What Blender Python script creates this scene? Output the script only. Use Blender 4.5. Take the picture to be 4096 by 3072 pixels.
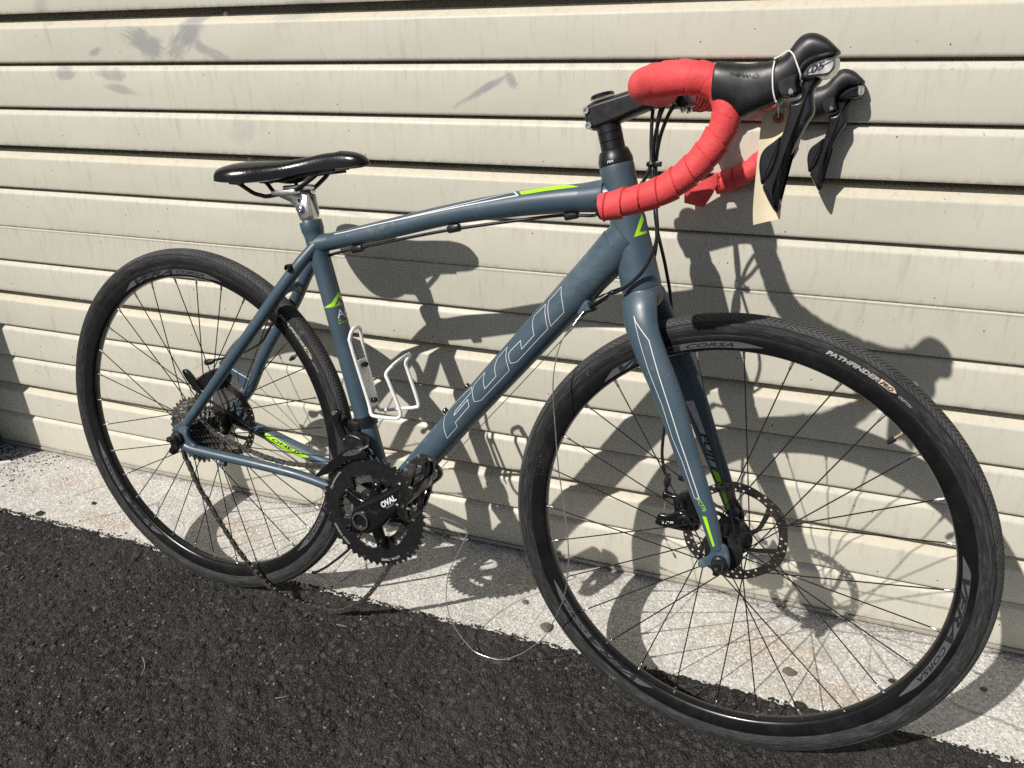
import bpy, bmesh, math, random
import numpy as np
from mathutils import Matrix, Vector, Quaternion

# ------------------------------------------------------------------ camera, sky, sun, exposure
scene = bpy.context.scene
for o in list(bpy.data.objects):
    bpy.data.objects.remove(o)
COL = scene.collection
random.seed(7)
rng = np.random.default_rng(11)

cam_d = bpy.data.cameras.new('camera')
cam_o = bpy.data.objects.new('camera', cam_d)
COL.objects.link(cam_o)
RIGHT = (0.939159, 0.342662, -0.023730)
FWD = (-0.318617, 0.843280, -0.432853)
UP = (-0.128312, 0.414078, 0.901152)
cam_o.matrix_world = Matrix(((RIGHT[0], UP[0], -FWD[0], 1.03336),
                             (RIGHT[1], UP[1], -FWD[1], -1.26845),
                             (RIGHT[2], UP[2], -FWD[2], 1.0514),
                             (0, 0, 0, 1)))
cam_d.sensor_width = 36.0
cam_d.lens = 3068.34 / 4096 * 36.0
cam_d.clip_start = 0.02
cam_d.clip_end = 500
scene.camera = cam_o

SUN = Vector((0.358, 0.628, -0.691)).normalized()
world = bpy.data.worlds.new('World')
scene.world = world
world.use_nodes = True
wn = world.node_tree
bg = wn.nodes['Background']
sky = wn.nodes.new('ShaderNodeTexSky')
sky.sky_type = 'NISHITA'
sky.sun_disc = False
sky.sun_elevation = math.asin(-SUN.z)
sky.sun_rotation = math.atan2(-SUN.x, -SUN.y)
sky.air_density = 1.0
sky.dust_density = 1.5
wn.links.new(sky.outputs[0], bg.inputs[0])
bg.inputs[1].default_value = 0.05

sun_d = bpy.data.lights.new('sun', 'SUN')
sun_d.energy = 4.9
sun_d.angle = math.radians(0.53)
sun_d.color = (1.0, 0.955, 0.89)
sun_o = bpy.data.objects.new('sun', sun_d)
sun_o.rotation_euler = SUN.to_track_quat('-Z', 'Y').to_euler()
sun_o.location = (-2, -4, 5)
COL.objects.link(sun_o)

scene.view_settings.view_transform = 'Standard'
scene.view_settings.look = 'None'
scene.view_settings.exposure = 0.0
scene.view_settings.gamma = 1.0
scene.view_settings.use_curve_mapping = False
scene.cycles.use_denoising = False
scene.cycles.max_bounces = 6

# ------------------------------------------------------------------ material helpers
def nodes_of(m):
    nt = m.node_tree
    return nt, nt.nodes, nt.links

class NT:
    """tiny wrapper to write node trees tersely"""
    def __init__(self, name):
        self.m = bpy.data.materials.new(name)
        self.m.use_nodes = True
        self.nt = self.m.node_tree
        self.b = self.nt.nodes['Principled BSDF']
    def n(self, t, **kw):
        nd = self.nt.nodes.new(t)
        for k, v in kw.items():
            setattr(nd, k, v)
        return nd
    def l(self, a, b):
        self.nt.links.new(a, b)
    def set(self, sock, v):
        if hasattr(v, 'is_linked'):
            self.l(v, sock)
        else:
            sock.default_value = v
    def coord(self, kind='Object'):
        return self.n('ShaderNodeTexCoord').outputs[kind]
    def mapping(self, vec, scale=(1, 1, 1), loc=(0, 0, 0), rot=(0, 0, 0)):
        mp = self.n('ShaderNodeMapping')
        self.l(vec, mp.inputs[0])
        mp.inputs['Scale'].default_value = scale
        mp.inputs['Location'].default_value = loc
        mp.inputs['Rotation'].default_value = rot
        return mp.outputs[0]
    def noise(self, vec, scale, detail=3, rough=.55, out='Fac', dist=0):
        nd = self.n('ShaderNodeTexNoise')
        self.l(vec, nd.inputs['Vector'])
        nd.inputs['Scale'].default_value = scale
        nd.inputs['Detail'].default_value = detail
        nd.inputs['Roughness'].default_value = rough
        nd.inputs['Distortion'].default_value = dist
        return nd.outputs[out]
    def voro(self, vec, scale, out='Distance', feature='F1', rnd=1.0):
        nd = self.n('ShaderNodeTexVoronoi', feature=feature)
        self.l(vec, nd.inputs['Vector'])
        nd.inputs['Scale'].default_value = scale
        nd.inputs['Randomness'].default_value = rnd
        return nd.outputs[out]
    def ramp(self, fac, stops):
        nd = self.n('ShaderNodeValToRGB')
        e = nd.color_ramp.elements
        while len(e) < len(stops):
            e.new(0.5)
        for el, (p, c) in zip(e, stops):
            el.position = p
            el.color = (*c, 1) if len(c) == 3 else c
        self.l(fac, nd.inputs[0])
        return nd.outputs[0]
    def mr(self, fac, a, b, c=0., d=1., smooth=False):
        nd = self.n('ShaderNodeMapRange')
        nd.clamp = True
        if smooth:
            nd.interpolation_type = 'SMOOTHSTEP'
        self.l(fac, nd.inputs[0])
        for i, v in enumerate((a, b, c, d)):
            nd.inputs[i + 1].default_value = v
        return nd.outputs[0]
    def math(self, op, a, b=0.0, c=0.0):
        nd = self.n('ShaderNodeMath', operation=op)
        self.set(nd.inputs[0], a)
        self.set(nd.inputs[1], b)
        self.set(nd.inputs[2], c)
        return nd.outputs[0]
    def mix(self, fac, a, b, blend='MIX'):
        nd = self.n('ShaderNodeMix', data_type='RGBA', blend_type=blend)
        self.set(nd.inputs[0], fac)
        for s, v in ((nd.inputs[6], a), (nd.inputs[7], b)):
            if hasattr(v, 'is_linked'):
                self.l(v, s)
            else:
                s.default_value = (*v, 1) if len(v) == 3 else v
        return nd.outputs[2]
    def bump(self, h, strength, dist=0.001, prev=None):
        nd = self.n('ShaderNodeBump')
        nd.inputs['Strength'].default_value = strength
        nd.inputs['Distance'].default_value = dist
        self.l(h, nd.inputs['Height'])
        if prev is not None:
            self.l(prev, nd.inputs['Normal'])
        return nd.outputs[0]
    def out(self, color=None, rough=None, metal=None, normal=None, spec=None, coat=None, coat_rough=None):
        b = self.b
        if color is not None:
            self.set(b.inputs['Base Color'], (*color, 1) if isinstance(color, tuple) and len(color) == 3 else color)
        if rough is not None: self.set(b.inputs['Roughness'], rough)
        if metal is not None: self.set(b.inputs['Metallic'], metal)
        if normal is not None: self.l(normal, b.inputs['Normal'])
        if spec is not None: self.set(b.inputs['Specular IOR Level'], spec)
        if coat is not None: self.set(b.inputs['Coat Weight'], coat)
        if coat_rough is not None: self.set(b.inputs['Coat Roughness'], coat_rough)
        return self.m

def simple(name, col, rough=.5, metal=0., var=.18, scale=60., bump=0.0, bscale=300., spec=.5, coat=0., rvar=.12,
           dirt=None, dirt_amt=(.55, .75), dscale=30.):
    t = NT(name)
    c = t.coord()
    n1 = t.noise(c, scale, 4)
    lo = tuple(max(0, v * (1 - var)) for v in col)
    hi = tuple(min(1, v * (1 + var)) for v in col)
    colr = t.ramp(n1, [(.3, lo), (.7, hi)])
    if dirt is not None:
        d = t.noise(c, dscale, 6, .68)
        colr = t.mix(t.mr(d, dirt_amt[0], dirt_amt[1]), colr, dirt)
    r = t.mr(t.noise(c, scale * 1.7, 3), .25, .75, max(.03, rough - rvar), min(1, rough + rvar))
    nm = t.bump(t.noise(c, bscale, 3), bump, .0005) if bump else None
    return t.out(colr, r, metal, nm, spec, coat, .12)

MAT = {}
def paint_material():
    t = NT('slate_blue_paint')
    c = t.coord()
    base = t.ramp(t.noise(c, 9, 3), [(.3, (.043, .074, .102)), (.7, (.051, .085, .114))])
    scuff = t.noise(t.mapping(c, (1, 1, 1)), 42, 7, .72)
    patch = t.noise(c, 6.5, 2)
    msk = t.math('MULTIPLY', t.mr(scuff, .56, .74), t.mr(patch, .52, .68))
    col = t.mix(t.math('MULTIPLY', msk, .6), base, (.30, .33, .34))
    dust = t.math('MULTIPLY', t.mr(t.noise(c, 14, 5, .65), .5, .8), .16)
    col = t.mix(dust, col, (.24, .23, .20))
    dv = t.n('ShaderNodeVectorMath', operation='DISTANCE'); t.l(c, dv.inputs[0]); dv.inputs[1].default_value = (.765, -.02, .372)
    sm2 = t.math('MULTIPLY', t.mr(dv.outputs['Value'], .085, .02), t.mr(t.noise(t.mapping(c, (1, 1, 2.2)), 34, 6, .7), .38, .70))
    col = t.mix(t.math('MULTIPLY', sm2, .22), col, (.27, .29, .30))
    chip = t.voro(c, 55)
    chipm = t.math('MULTIPLY', t.mr(chip, .035, .02), t.mr(t.noise(c, 12, 2), .6, .66))
    col = t.mix(chipm, col, (.62, .64, .64))
    rough = t.math('ADD', t.mr(t.noise(c, 30, 4), .3, .7, .33, .46), t.math('MULTIPLY', msk, .2))
    return t.out(col, rough, .0, None, .5, .12, .25)
MAT['paint'] = paint_material()
MAT['green'] = simple('lime_green_decal', (.36, .70, .015), .45, var=.07)
MAT['white_decal'] = simple('white_decal', (.66, .68, .68), .45, var=.06)
MAT['silver_decal'] = simple('silver_decal', (.46, .47, .50), .38, .35, var=.15, scale=90)
MAT['grey_decal'] = simple('dark_grey_decal', (.075, .078, .083), .42, .1, var=.12)
MAT['pale_decal'] = simple('pale_printed_lettering', (.40, .40, .385), .55, var=.2, scale=120)
MAT['buff_decal'] = simple('buff_tyre_label', (.62, .50, .37), .6, var=.2, scale=150)
MAT['ink'] = simple('black_ink', (.012, .012, .014), .5)
MAT['black_gloss'] = simple('gloss_black_anodised', (.006, .006, .007), .20, var=.3, rvar=.1, dirt=(.07, .065, .06), dirt_amt=(.62, .85), coat=.15)
MAT['black_satin'] = simple('satin_black_metal', (.009, .009, .010), .36, var=.25, rvar=.1, dirt=(.07, .066, .06), dirt_amt=(.6, .88))
MAT['black_rubber'] = simple('black_rubber', (.011, .0115, .013), .42, var=.2, scale=40, bump=.12, bscale=900, dirt=(.055, .055, .055), dirt_amt=(.55, .9), dscale=22)
MAT['cable_black'] = simple('black_cable_housing', (.011, .011, .012), .34, var=.2)
MAT['steel_cable'] = simple('bare_steel_cable', (.62, .62, .62), .28, .85, var=.1)
MAT['steel'] = simple('bright_steel', (.66, .66, .66), .25, 1.0, var=.1, rvar=.08)
MAT['alloy'] = simple('satin_alloy', (.66, .66, .66), .34, 1.0, var=.12, scale=80, rvar=.1)
MAT['dull_steel'] = simple('oily_steel', (.30, .29, .275), .32, .9, var=.4, scale=180, rvar=.12, dirt=(.05, .038, .03), dirt_amt=(.54, .74), dscale=140)
MAT['chain'] = simple('oily_chain_steel', (.20, .19, .175), .30, .85, var=.35, scale=220, rvar=.1, dirt=(.09, .05, .03), dirt_amt=(.58, .78), dscale=160)
MAT['rotor'] = simple('brushed_rotor_steel', (.30, .28, .26), .26, 1.0, var=.25, scale=90, rvar=.1)
MAT['spoke'] = simple('black_steel_spoke', (.016, .016, .018), .30, .4, var=.2)
MAT['nipple'] = simple('nickel_nipple', (.60, .59, .57), .28, 1.0, var=.15)
MAT['brass'] = simple('dull_brass_valve', (.42, .36, .24), .35, .9, var=.2)
MAT['white_paint'] = simple('worn_white_paint', (.76, .77, .76), .38, var=.05, dirt=(.30, .29, .27), dirt_amt=(.66, .78), dscale=70, coat=.2)
MAT['red'] = simple('red_plastic', (.45, .02, .02), .4)
MAT['tag'] = simple('manila_card', (.72, .63, .45), .75, var=.05, scale=25, spec=.2)
MAT['tag_ring'] = simple('brown_reinforcement_ring', (.30, .13, .11), .7)
MAT['string'] = simple('white_cotton_string', (.78, .77, .73), .85, bump=.3, bscale=1500)

def tape_material():
    t = NT('red_cork_bar_tape')
    c = t.coord()
    col = t.ramp(t.noise(c, 28, 4), [(.25, (.58, .050, .054)), (.75, (.74, .085, .090))])
    sm = t.noise(c, 11, 6, .7)
    col = t.mix(t.math('MULTIPLY', t.mr(sm, .56, .8), .5), col, (.30, .05, .055))
    spk = t.noise(c, 260, 2)
    col = t.mix(t.mr(spk, .66, .8, 0, .35), col, (.78, .22, .2))
    nm = t.bump(t.noise(c, 300, 4), .5, .0010)
    nm = t.bump(t.noise(c, 45, 3), .4, .0020, nm)
    return t.out(col, .62, 0, nm, .35)
MAT['tape'] = tape_material()

def saddle_material():
    t = NT('black_saddle_vinyl')
    c = t.coord()
    w = t.noise(t.mapping(c, (1, 1.8, 1)), 240, 4, .6)
    nm = t.bump(w, .3, .0008)
    return t.out(t.ramp(t.noise(c, 25, 3), [(.3, (.005, .005, .006)), (.7, (.009, .009, .010))]),
                 t.mr(t.noise(c, 30, 3), .3, .7, .17, .27), 0, nm, .38)
MAT['saddle'] = saddle_material()

def tyre_material():
    t = NT('worn_black_tyre_rubber')
    uv = t.n('ShaderNodeUVMap').outputs[0]
    sep = t.n('ShaderNodeSeparateXYZ')
    t.l(uv, sep.inputs[0])
    u, v = sep.outputs[0], sep.outputs[1]          # u: metres round, v: metres across from the crown
    av = t.math('ABSOLUTE', v)
    # herring-bone sipes on the crown, wider blocks on the shoulder
    ph = t.math('ADD', t.math('MULTIPLY', u, 150.0), t.math('MULTIPLY', av, -150.0))
    s1 = t.math('ABSOLUTE', t.math('SUBTRACT', t.math('FRACT', ph), .5))
    sip = t.mr(s1, .08, .22)
    ph2 = t.math('ADD', t.math('MULTIPLY', u, 105.0), t.math('MULTIPLY', av, 230.0))
    s2 = t.math('ABSOLUTE', t.math('SUBTRACT', t.math('FRACT', ph2), .5))
    sip2 = t.mr(s2, .12, .24)
    crown = t.mr(av, .0095, .0102, 1, 0)
    shoulder = t.math('MULTIPLY', t.mr(av, .0105, .0112), t.mr(av, .0165, .0172, 1, 0))
    h = t.math('ADD', t.math('MULTIPLY', sip, crown), t.math('MULTIPLY', sip2, shoulder))
    line = t.mr(t.math('ABSOLUTE', t.math('SUBTRACT', av, .0195)), .0002, .0005, -.6, 0)
    h = t.math('ADD', h, line)
    c = t.coord()
    fine = t.noise(c, 500, 3)
    h = t.math('ADD', h, t.math('MULTIPLY', fine, .25))
    nm = t.bump(h, 1.0, .0016)
    base = t.ramp(t.noise(c, 60, 4), [(.3, (.012, .0122, .013)), (.7, (.021, .0215, .023))])
    tread = t.math('MULTIPLY', t.mr(av, .0185, .0165), t.mr(t.noise(c, 16, 5, .65), .3, .7, .25, .85))
    base = t.mix(tread, base, (.120, .121, .123))
    dust = t.noise(t.mapping(uv, (30, 330, 1)), 1.0, 7, .75, dist=.6)
    base = t.mix(t.math('MULTIPLY', t.mr(dust, .48, .70), .6), base, (.105, .104, .100))
    mud = t.math('MULTIPLY', t.mr(t.noise(c, 48, 6, .75), .62, .72), t.mr(t.noise(c, 5, 2), .52, .62))
    base = t.mix(t.math('MULTIPLY', mud, .8), base, (.30, .27, .22))
    groove = t.math('MULTIPLY', t.math('SUBTRACT', 1.0, t.math('MAXIMUM', sip, t.math('SUBTRACT', 1.0, crown))), .95)
    base = t.mix(groove, base, (.008, .008, .009))
    groove2 = t.math('MULTIPLY', t.math('MULTIPLY', t.math('SUBTRACT', 1.0, sip2), shoulder), .6)
    base = t.mix(groove2, base, (.012, .012, .013))
    base = t.mix(t.math('MULTIPLY', line, -1.4), base, (.008, .008, .008))
    return t.out(base, .72, 0, nm, .3)
MAT['tyre'] = tyre_material()

def rim_material():
    t = NT('black_anodised_rim')
    c = t.coord()
    col = t.ramp(t.noise(c, 30, 3), [(.3, (.005, .005, .006)), (.7, (.009, .009, .010))])
    d = t.noise(c, 18, 7, .7)
    col = t.mix(t.math('MULTIPLY', t.mr(d, .52, .78), .5), col, (.035, .034, .032))
    sp = t.voro(c, 260)
    col = t.mix(t.math('MULTIPLY', t.mr(sp, .14, .08), t.mr(t.noise(c, 9, 3), .6, .68)), col, (.28, .26, .23))
    return t.out(col, t.mr(d, .3, .7, .16, .36), .1, None, .45, .1)
MAT['rim'] = rim_material()

def door_material(name, aged):
    t = NT(name)
    c = t.coord()
    sx = t.n('ShaderNodeSeparateXYZ')
    t.l(c, sx.inputs[0])
    base = t.ramp(t.noise(t.mapping(c, (1, 1, 2.5)), 3.2, 4), [(.3, (.545, .528, .445)), (.7, (.585, .566, .485))])
    if aged:
        ym = t.noise(t.mapping(c, (1, 1, 6)), 22, 5, .65)
        base = t.mix(t.mr(ym, .35, .7, .05, .5), base, (.60, .51, .34))
    # vertical rain streaks
    st = t.noise(t.mapping(c, (1, 1, .16)), 60, 4, .6, dist=.7)
    base = t.mix(t.math('MULTIPLY', t.mr(st, .57, .75), .38), base, (.36, .34, .29))
    streak = t.noise(t.mapping(c, (1, 1, .30), rot=(0, .10, 0)), 150, 3, .6, dist=.6)
    sm = t.math('MULTIPLY', t.mr(streak, .69, .74), t.mr(t.noise(c, 11, 3), .42, .62))
    base = t.mix(t.math('MULTIPLY', sm, .75), base, (.24, .23, .21))
    # fly specks and tar dots, more of them low down
    dot = t.voro(t.mapping(c, (1, 1, .8)), 38)
    lowness = t.mr(sx.outputs[2], .15, .85, .062, .045)
    dm = t.math('LESS_THAN', dot, lowness)
    vc = t.n('ShaderNodeTexVoronoi'); t.l(t.mapping(c, (1, 1, .8)), vc.inputs['Vector']); vc.inputs['Scale'].default_value = 38
    sc_ = t.n('ShaderNodeSeparateColor'); t.l(vc.outputs['Color'], sc_.inputs[0])
    keep = t.math('GREATER_THAN', sc_.outputs[0], .40)
    base = t.mix(t.math('MULTIPLY', t.math('MULTIPLY', dm, keep), .9), base, (.035, .034, .034))
    # grey rubbed scuffs (x, z, half length, half height, tilt)
    for i, (x, z, a, b, rot, amt) in enumerate([(-.182, 1.022, .050, .026, -.35, .75), (-.080, 1.030, .062, .022, .62, .8),
                                                (-.028, 1.003, .050, .012, -.42, .7), (-.401, .966, .026, .014, 0, .65),
                                                (-.283, .966, .038, .015, -.1, .65), (-.262, .937, .052, .009, -.18, .6),
                                                (-.309, 1.006, .020, .006, .3, .6), (.015, .865, .035, .026, .3, .25),
                                                (.515, .940, .060, .0065, .46, .85), (.566, .957, .009, .016, .5, .85),
                                                (.050, .70, .10, .02, 0, .12), (.245, .715, .035, .004, -.12, .4),
                                                (.19, 1.075, .08, .02, .3, .4), (-.42, 1.085, .03, .02, 1.2, .4)]):
        dx = t.math('SUBTRACT', sx.outputs[0], x)
        dz = t.math('SUBTRACT', sx.outputs[2], z)
        cr, sr = math.cos(rot), math.sin(rot)
        p = t.math('DIVIDE', t.math('ADD', t.math('MULTIPLY', dx, cr), t.math('MULTIPLY', dz, sr)), a)
        q = t.math('DIVIDE', t.math('SUBTRACT', t.math('MULTIPLY', dz, cr), t.math('MULTIPLY', dx, sr)), b)
        r2 = t.math('ADD', t.math('MULTIPLY', p, p), t.math('MULTIPLY', q, q))
        cv = t.n('ShaderNodeCombineXYZ'); t.l(t.math('ADD', p, i * 3.7), cv.inputs[0]); t.l(t.math('MULTIPLY', q, 4.5), cv.inputs[1])
        nz = t.noise(cv.outputs[0], 1.6, 5, .72, dist=.4)
        nb = t.noise(c, 22, 3)
        r3 = t.math('ADD', r2, t.math('ADD', t.math('MULTIPLY', t.math('SUBTRACT', nz, .5), 3.2), t.math('MULTIPLY', t.math('SUBTRACT', nb, .5), 2.4)))
        base = t.mix(t.mr(r3, 1.2, .2, 0, min(1, amt * 1.15)), base, (.315, .315, .310))
    uvn = t.n('ShaderNodeUVMap').outputs[0]
    us = t.n('ShaderNodeSeparateXYZ'); t.l(uvn, us.inputs[0])
    drip = t.noise(t.mapping(c, (1, 1, .10)), 95, 4, .65, dist=.5)
    gm = t.math('MULTIPLY', t.mr(drip, .50, .72), t.mr(us.outputs[0], .012, .055, 1, 0))
    base = t.mix(t.math('MULTIPLY', gm, .38), base, (.33, .29, .22))
    lip = t.math('MULTIPLY', t.mr(us.outputs[1], .011, .002), t.mr(t.noise(t.mapping(c, (1, 1, .5)), 70, 5, .7), .38, .65))
    base = t.mix(t.math('MULTIPLY', lip, .55), base, (.26, .235, .19))
    dents = t.noise(t.mapping(c, (1, 1, 1.6)), 2.6, 2)
    nm = t.bump(dents, .35, .02)
    nm = t.bump(t.noise(t.mapping(c, (.5, 1, 1)), 240, 3), .06, .0008, nm)
    return t.out(base, t.mr(t.noise(c, 24, 4), .3, .7, .42, .58), 0, nm, .4)
MAT['door'] = door_material('cream_door_steel', False)
MAT['door_aged'] = door_material('yellowed_cream_door_steel', True)
MAT['seal'] = simple('grey_bottom_seal', (.36, .33, .28), .7, var=.2, scale=30, dirt=(.16, .13, .10), dirt_amt=(.5, .7))

def concrete_material():
    t = NT('worn_exposed_concrete')
    c = t.coord()
    big = t.noise(c, 6, 4)
    base = t.ramp(big, [(.25, (.44, .428, .395)), (.75, (.55, .535, .50))])
    warm = t.mr(t.noise(t.mapping(c, loc=(3, 1, 0)), 7, 5, .6), .56, .72)
    base = t.mix(t.math('MULTIPLY', warm, .55), base, (.46, .37, .29))
    stain = t.mr(t.noise(t.mapping(c, (1, 1.6, 1), loc=(8, 3, 0)), 4.5, 6, .7), .55, .70)
    base = t.mix(t.math('MULTIPLY', stain, .35), base, (.28, .26, .235))
    sy = t.n('ShaderNodeSeparateXYZ'); t.l(c, sy.inputs[0])
    for x, y, a, b in ((1.09, -.120, .13, .055), (1.22, -.20, .10, .035), (.60, -.09, .09, .03), (-.10, -.13, .10, .04), (-.42, -.20, .12, .03)):
        p = t.math('DIVIDE', t.math('SUBTRACT', sy.outputs[0], x), a); q = t.math('DIVIDE', t.math('SUBTRACT', sy.outputs[1], y), b)
        r2 = t.math('ADD', t.math('ADD', t.math('MULTIPLY', p, p), t.math('MULTIPLY', q, q)), t.math('MULTIPLY', t.math('SUBTRACT', t.noise(c, 16, 6, .7), .5), 3.0))
        base = t.mix(t.mr(r2, 1.2, .1, 0, .7), base, (.43, .345, .27))
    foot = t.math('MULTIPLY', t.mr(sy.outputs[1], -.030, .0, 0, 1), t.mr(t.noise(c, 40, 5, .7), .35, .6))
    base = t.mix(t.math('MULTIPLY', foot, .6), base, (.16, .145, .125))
    v = t.n('ShaderNodeTexVoronoi'); t.l(c, v.inputs['Vector']); v.inputs['Scale'].default_value = 300
    s = t.n('ShaderNodeSeparateColor'); t.l(v.outputs['Color'], s.inputs[0])
    g = s.outputs[0]
    base = t.mix(t.mr(g, .60, .95, 0, .85), base, (.74, .725, .685))
    base = t.mix(t.mr(g, .30, .08, 0, .60), base, (.27, .265, .255))
    pit = t.noise(c, 330, 3, .6)
    base = t.mix(t.mr(pit, .62, .70, 0, .55), base, (.13, .125, .12))
    speck = t.voro(c, 75)
    base = t.mix(t.mr(speck, .10, .06, 0, .75), base, (.06, .06, .06))
    h = t.math('ADD', t.math('MULTIPLY', v.outputs['Distance'], -1.0), t.math('MULTIPLY', pit, -.9))
    nm = t.bump(h, .6, .0012)
    # hair cracks
    cr = t.voro(t.mapping(c, (1, .8, 1)), 2.4, feature='DISTANCE_TO_EDGE')
    wob = t.math('ADD', cr, t.math('MULTIPLY', t.math('SUBTRACT', t.noise(c, 30, 4), .5), .02))
    base = t.mix(t.mr(t.math('ABSOLUTE', wob), .0035, .001, 0, .5), base, (.10, .09, .08))
    return t.out(base, .9, 0, nm, .25)
MAT['concrete'] = concrete_material()

def asphalt_material():
    t = NT('fresh_black_asphalt')
    c = t.coord()
    v = t.n('ShaderNodeTexVoronoi'); t.l(c, v.inputs['Vector']); v.inputs['Scale'].default_value = 290
    s = t.n('ShaderNodeSeparateColor'); t.l(v.outputs['Color'], s.inputs[0])
    base = t.ramp(s.outputs[0], [(.0, (.005, .0047, .0045)), (.5, (.019, .018, .017)), (.88, (.042, .040, .037)), (1., (.080, .075, .067))])
    base = t.mix(t.mr(t.noise(c, 9, 4), .35, .75, 0, .35), base, (.032, .030, .029))
    base = t.mix(t.mr(t.noise(c, 2.2, 5, .6), .45, .68, 0, .45), base, (.056, .053, .050))
    v3 = t.n('ShaderNodeTexVoronoi'); t.l(c, v3.inputs['Vector']); v3.inputs['Scale'].default_value = 75
    s3 = t.n('ShaderNodeSeparateColor'); t.l(v3.outputs['Color'], s3.inputs[0])
    st3 = t.math('MULTIPLY', t.math('GREATER_THAN', s3.outputs[2], .86), t.mr(v3.outputs['Distance'], .45, .30))
    base = t.mix(t.math('MULTIPLY', st3, .6), base, (.085, .082, .077))
    grey = t.math('MULTIPLY', t.mr(t.noise(c, 75, 4, .6), .60, .70), t.mr(t.noise(c, 14, 3), .40, .62))
    base = t.mix(t.math('MULTIPLY', grey, .6), base, (.125, .120, .110))
    brown = t.math('MULTIPLY', t.mr(t.noise(t.mapping(c, loc=(4, 7, 1)), 38, 5, .65), .60, .72), .5)
    base = t.mix(brown, base, (.070, .058, .046))
    dark = t.math('MULTIPLY', t.mr(t.noise(t.mapping(c, loc=(9, 2, 5)), 110, 3), .56, .68), .7)
    base = t.mix(dark, base, (.006, .0058, .0056))
    v2 = t.n('ShaderNodeTexVoronoi'); t.l(c, v2.inputs['Vector']); v2.inputs['Scale'].default_value = 120
    s2 = t.n('ShaderNodeSeparateColor'); t.l(v2.outputs['Color'], s2.inputs[0])
    chip = t.math('MULTIPLY', t.math('GREATER_THAN', s2.outputs[1], .965), t.mr(v2.outputs['Distance'], .32, .22))
    base = t.mix(t.math('MULTIPLY', chip, .8), base, (.30, .26, .20))
    h = t.math('ADD', t.math('MULTIPLY', v.outputs['Distance'], -1.0), t.math('MULTIPLY', t.noise(c, 420, 3), .6))
    nm = t.bump(h, 1.0, .0028)
    return t.out(base, t.mr(s.outputs[1], 0, 1, .62, .9), 0, nm, .35)
MAT['asphalt'] = asphalt_material()
MAT['crumb'] = simple('asphalt_crumb', (.022, .021, .020), .8, var=.4, scale=120, bump=.6, bscale=500)
MAT['stone'] = simple('brown_grey_stone', (.13, .11, .09), .85, var=.35, scale=160, bump=.6, bscale=400)
MAT['stucco'] = simple('grey_stucco', (.16, .15, .14), .9, var=.15, scale=20, bump=.5, bscale=200)

# ------------------------------------------------------------------ geometry helpers
def np3(a):
    return np.asarray(a, float)

def spl(pts, k=8, closed=False):
    P = np3(pts); n = len(P); out = []
    rngi = range(n if closed else n - 1)
    for i in rngi:
        if closed:
            p0, p1, p2, p3 = P[(i - 1) % n], P[i], P[(i + 1) % n], P[(i + 2) % n]
        else:
            p0, p1, p2, p3 = P[max(i - 1, 0)], P[i], P[i + 1], P[min(i + 2, n - 1)]
        for j in range(k):
            t = j / k
            out.append(.5 * (2 * p1 + (-p0 + p2) * t + (2 * p0 - 5 * p1 + 4 * p2 - p3) * t * t + (-p0 + 3 * p1 - 3 * p2 + p3) * t ** 3))
    if not closed:
        out.append(P[-1])
    return np3(out)

def unit(v):
    v = np3(v); return v / (np.linalg.norm(v) + 1e-12)

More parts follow.
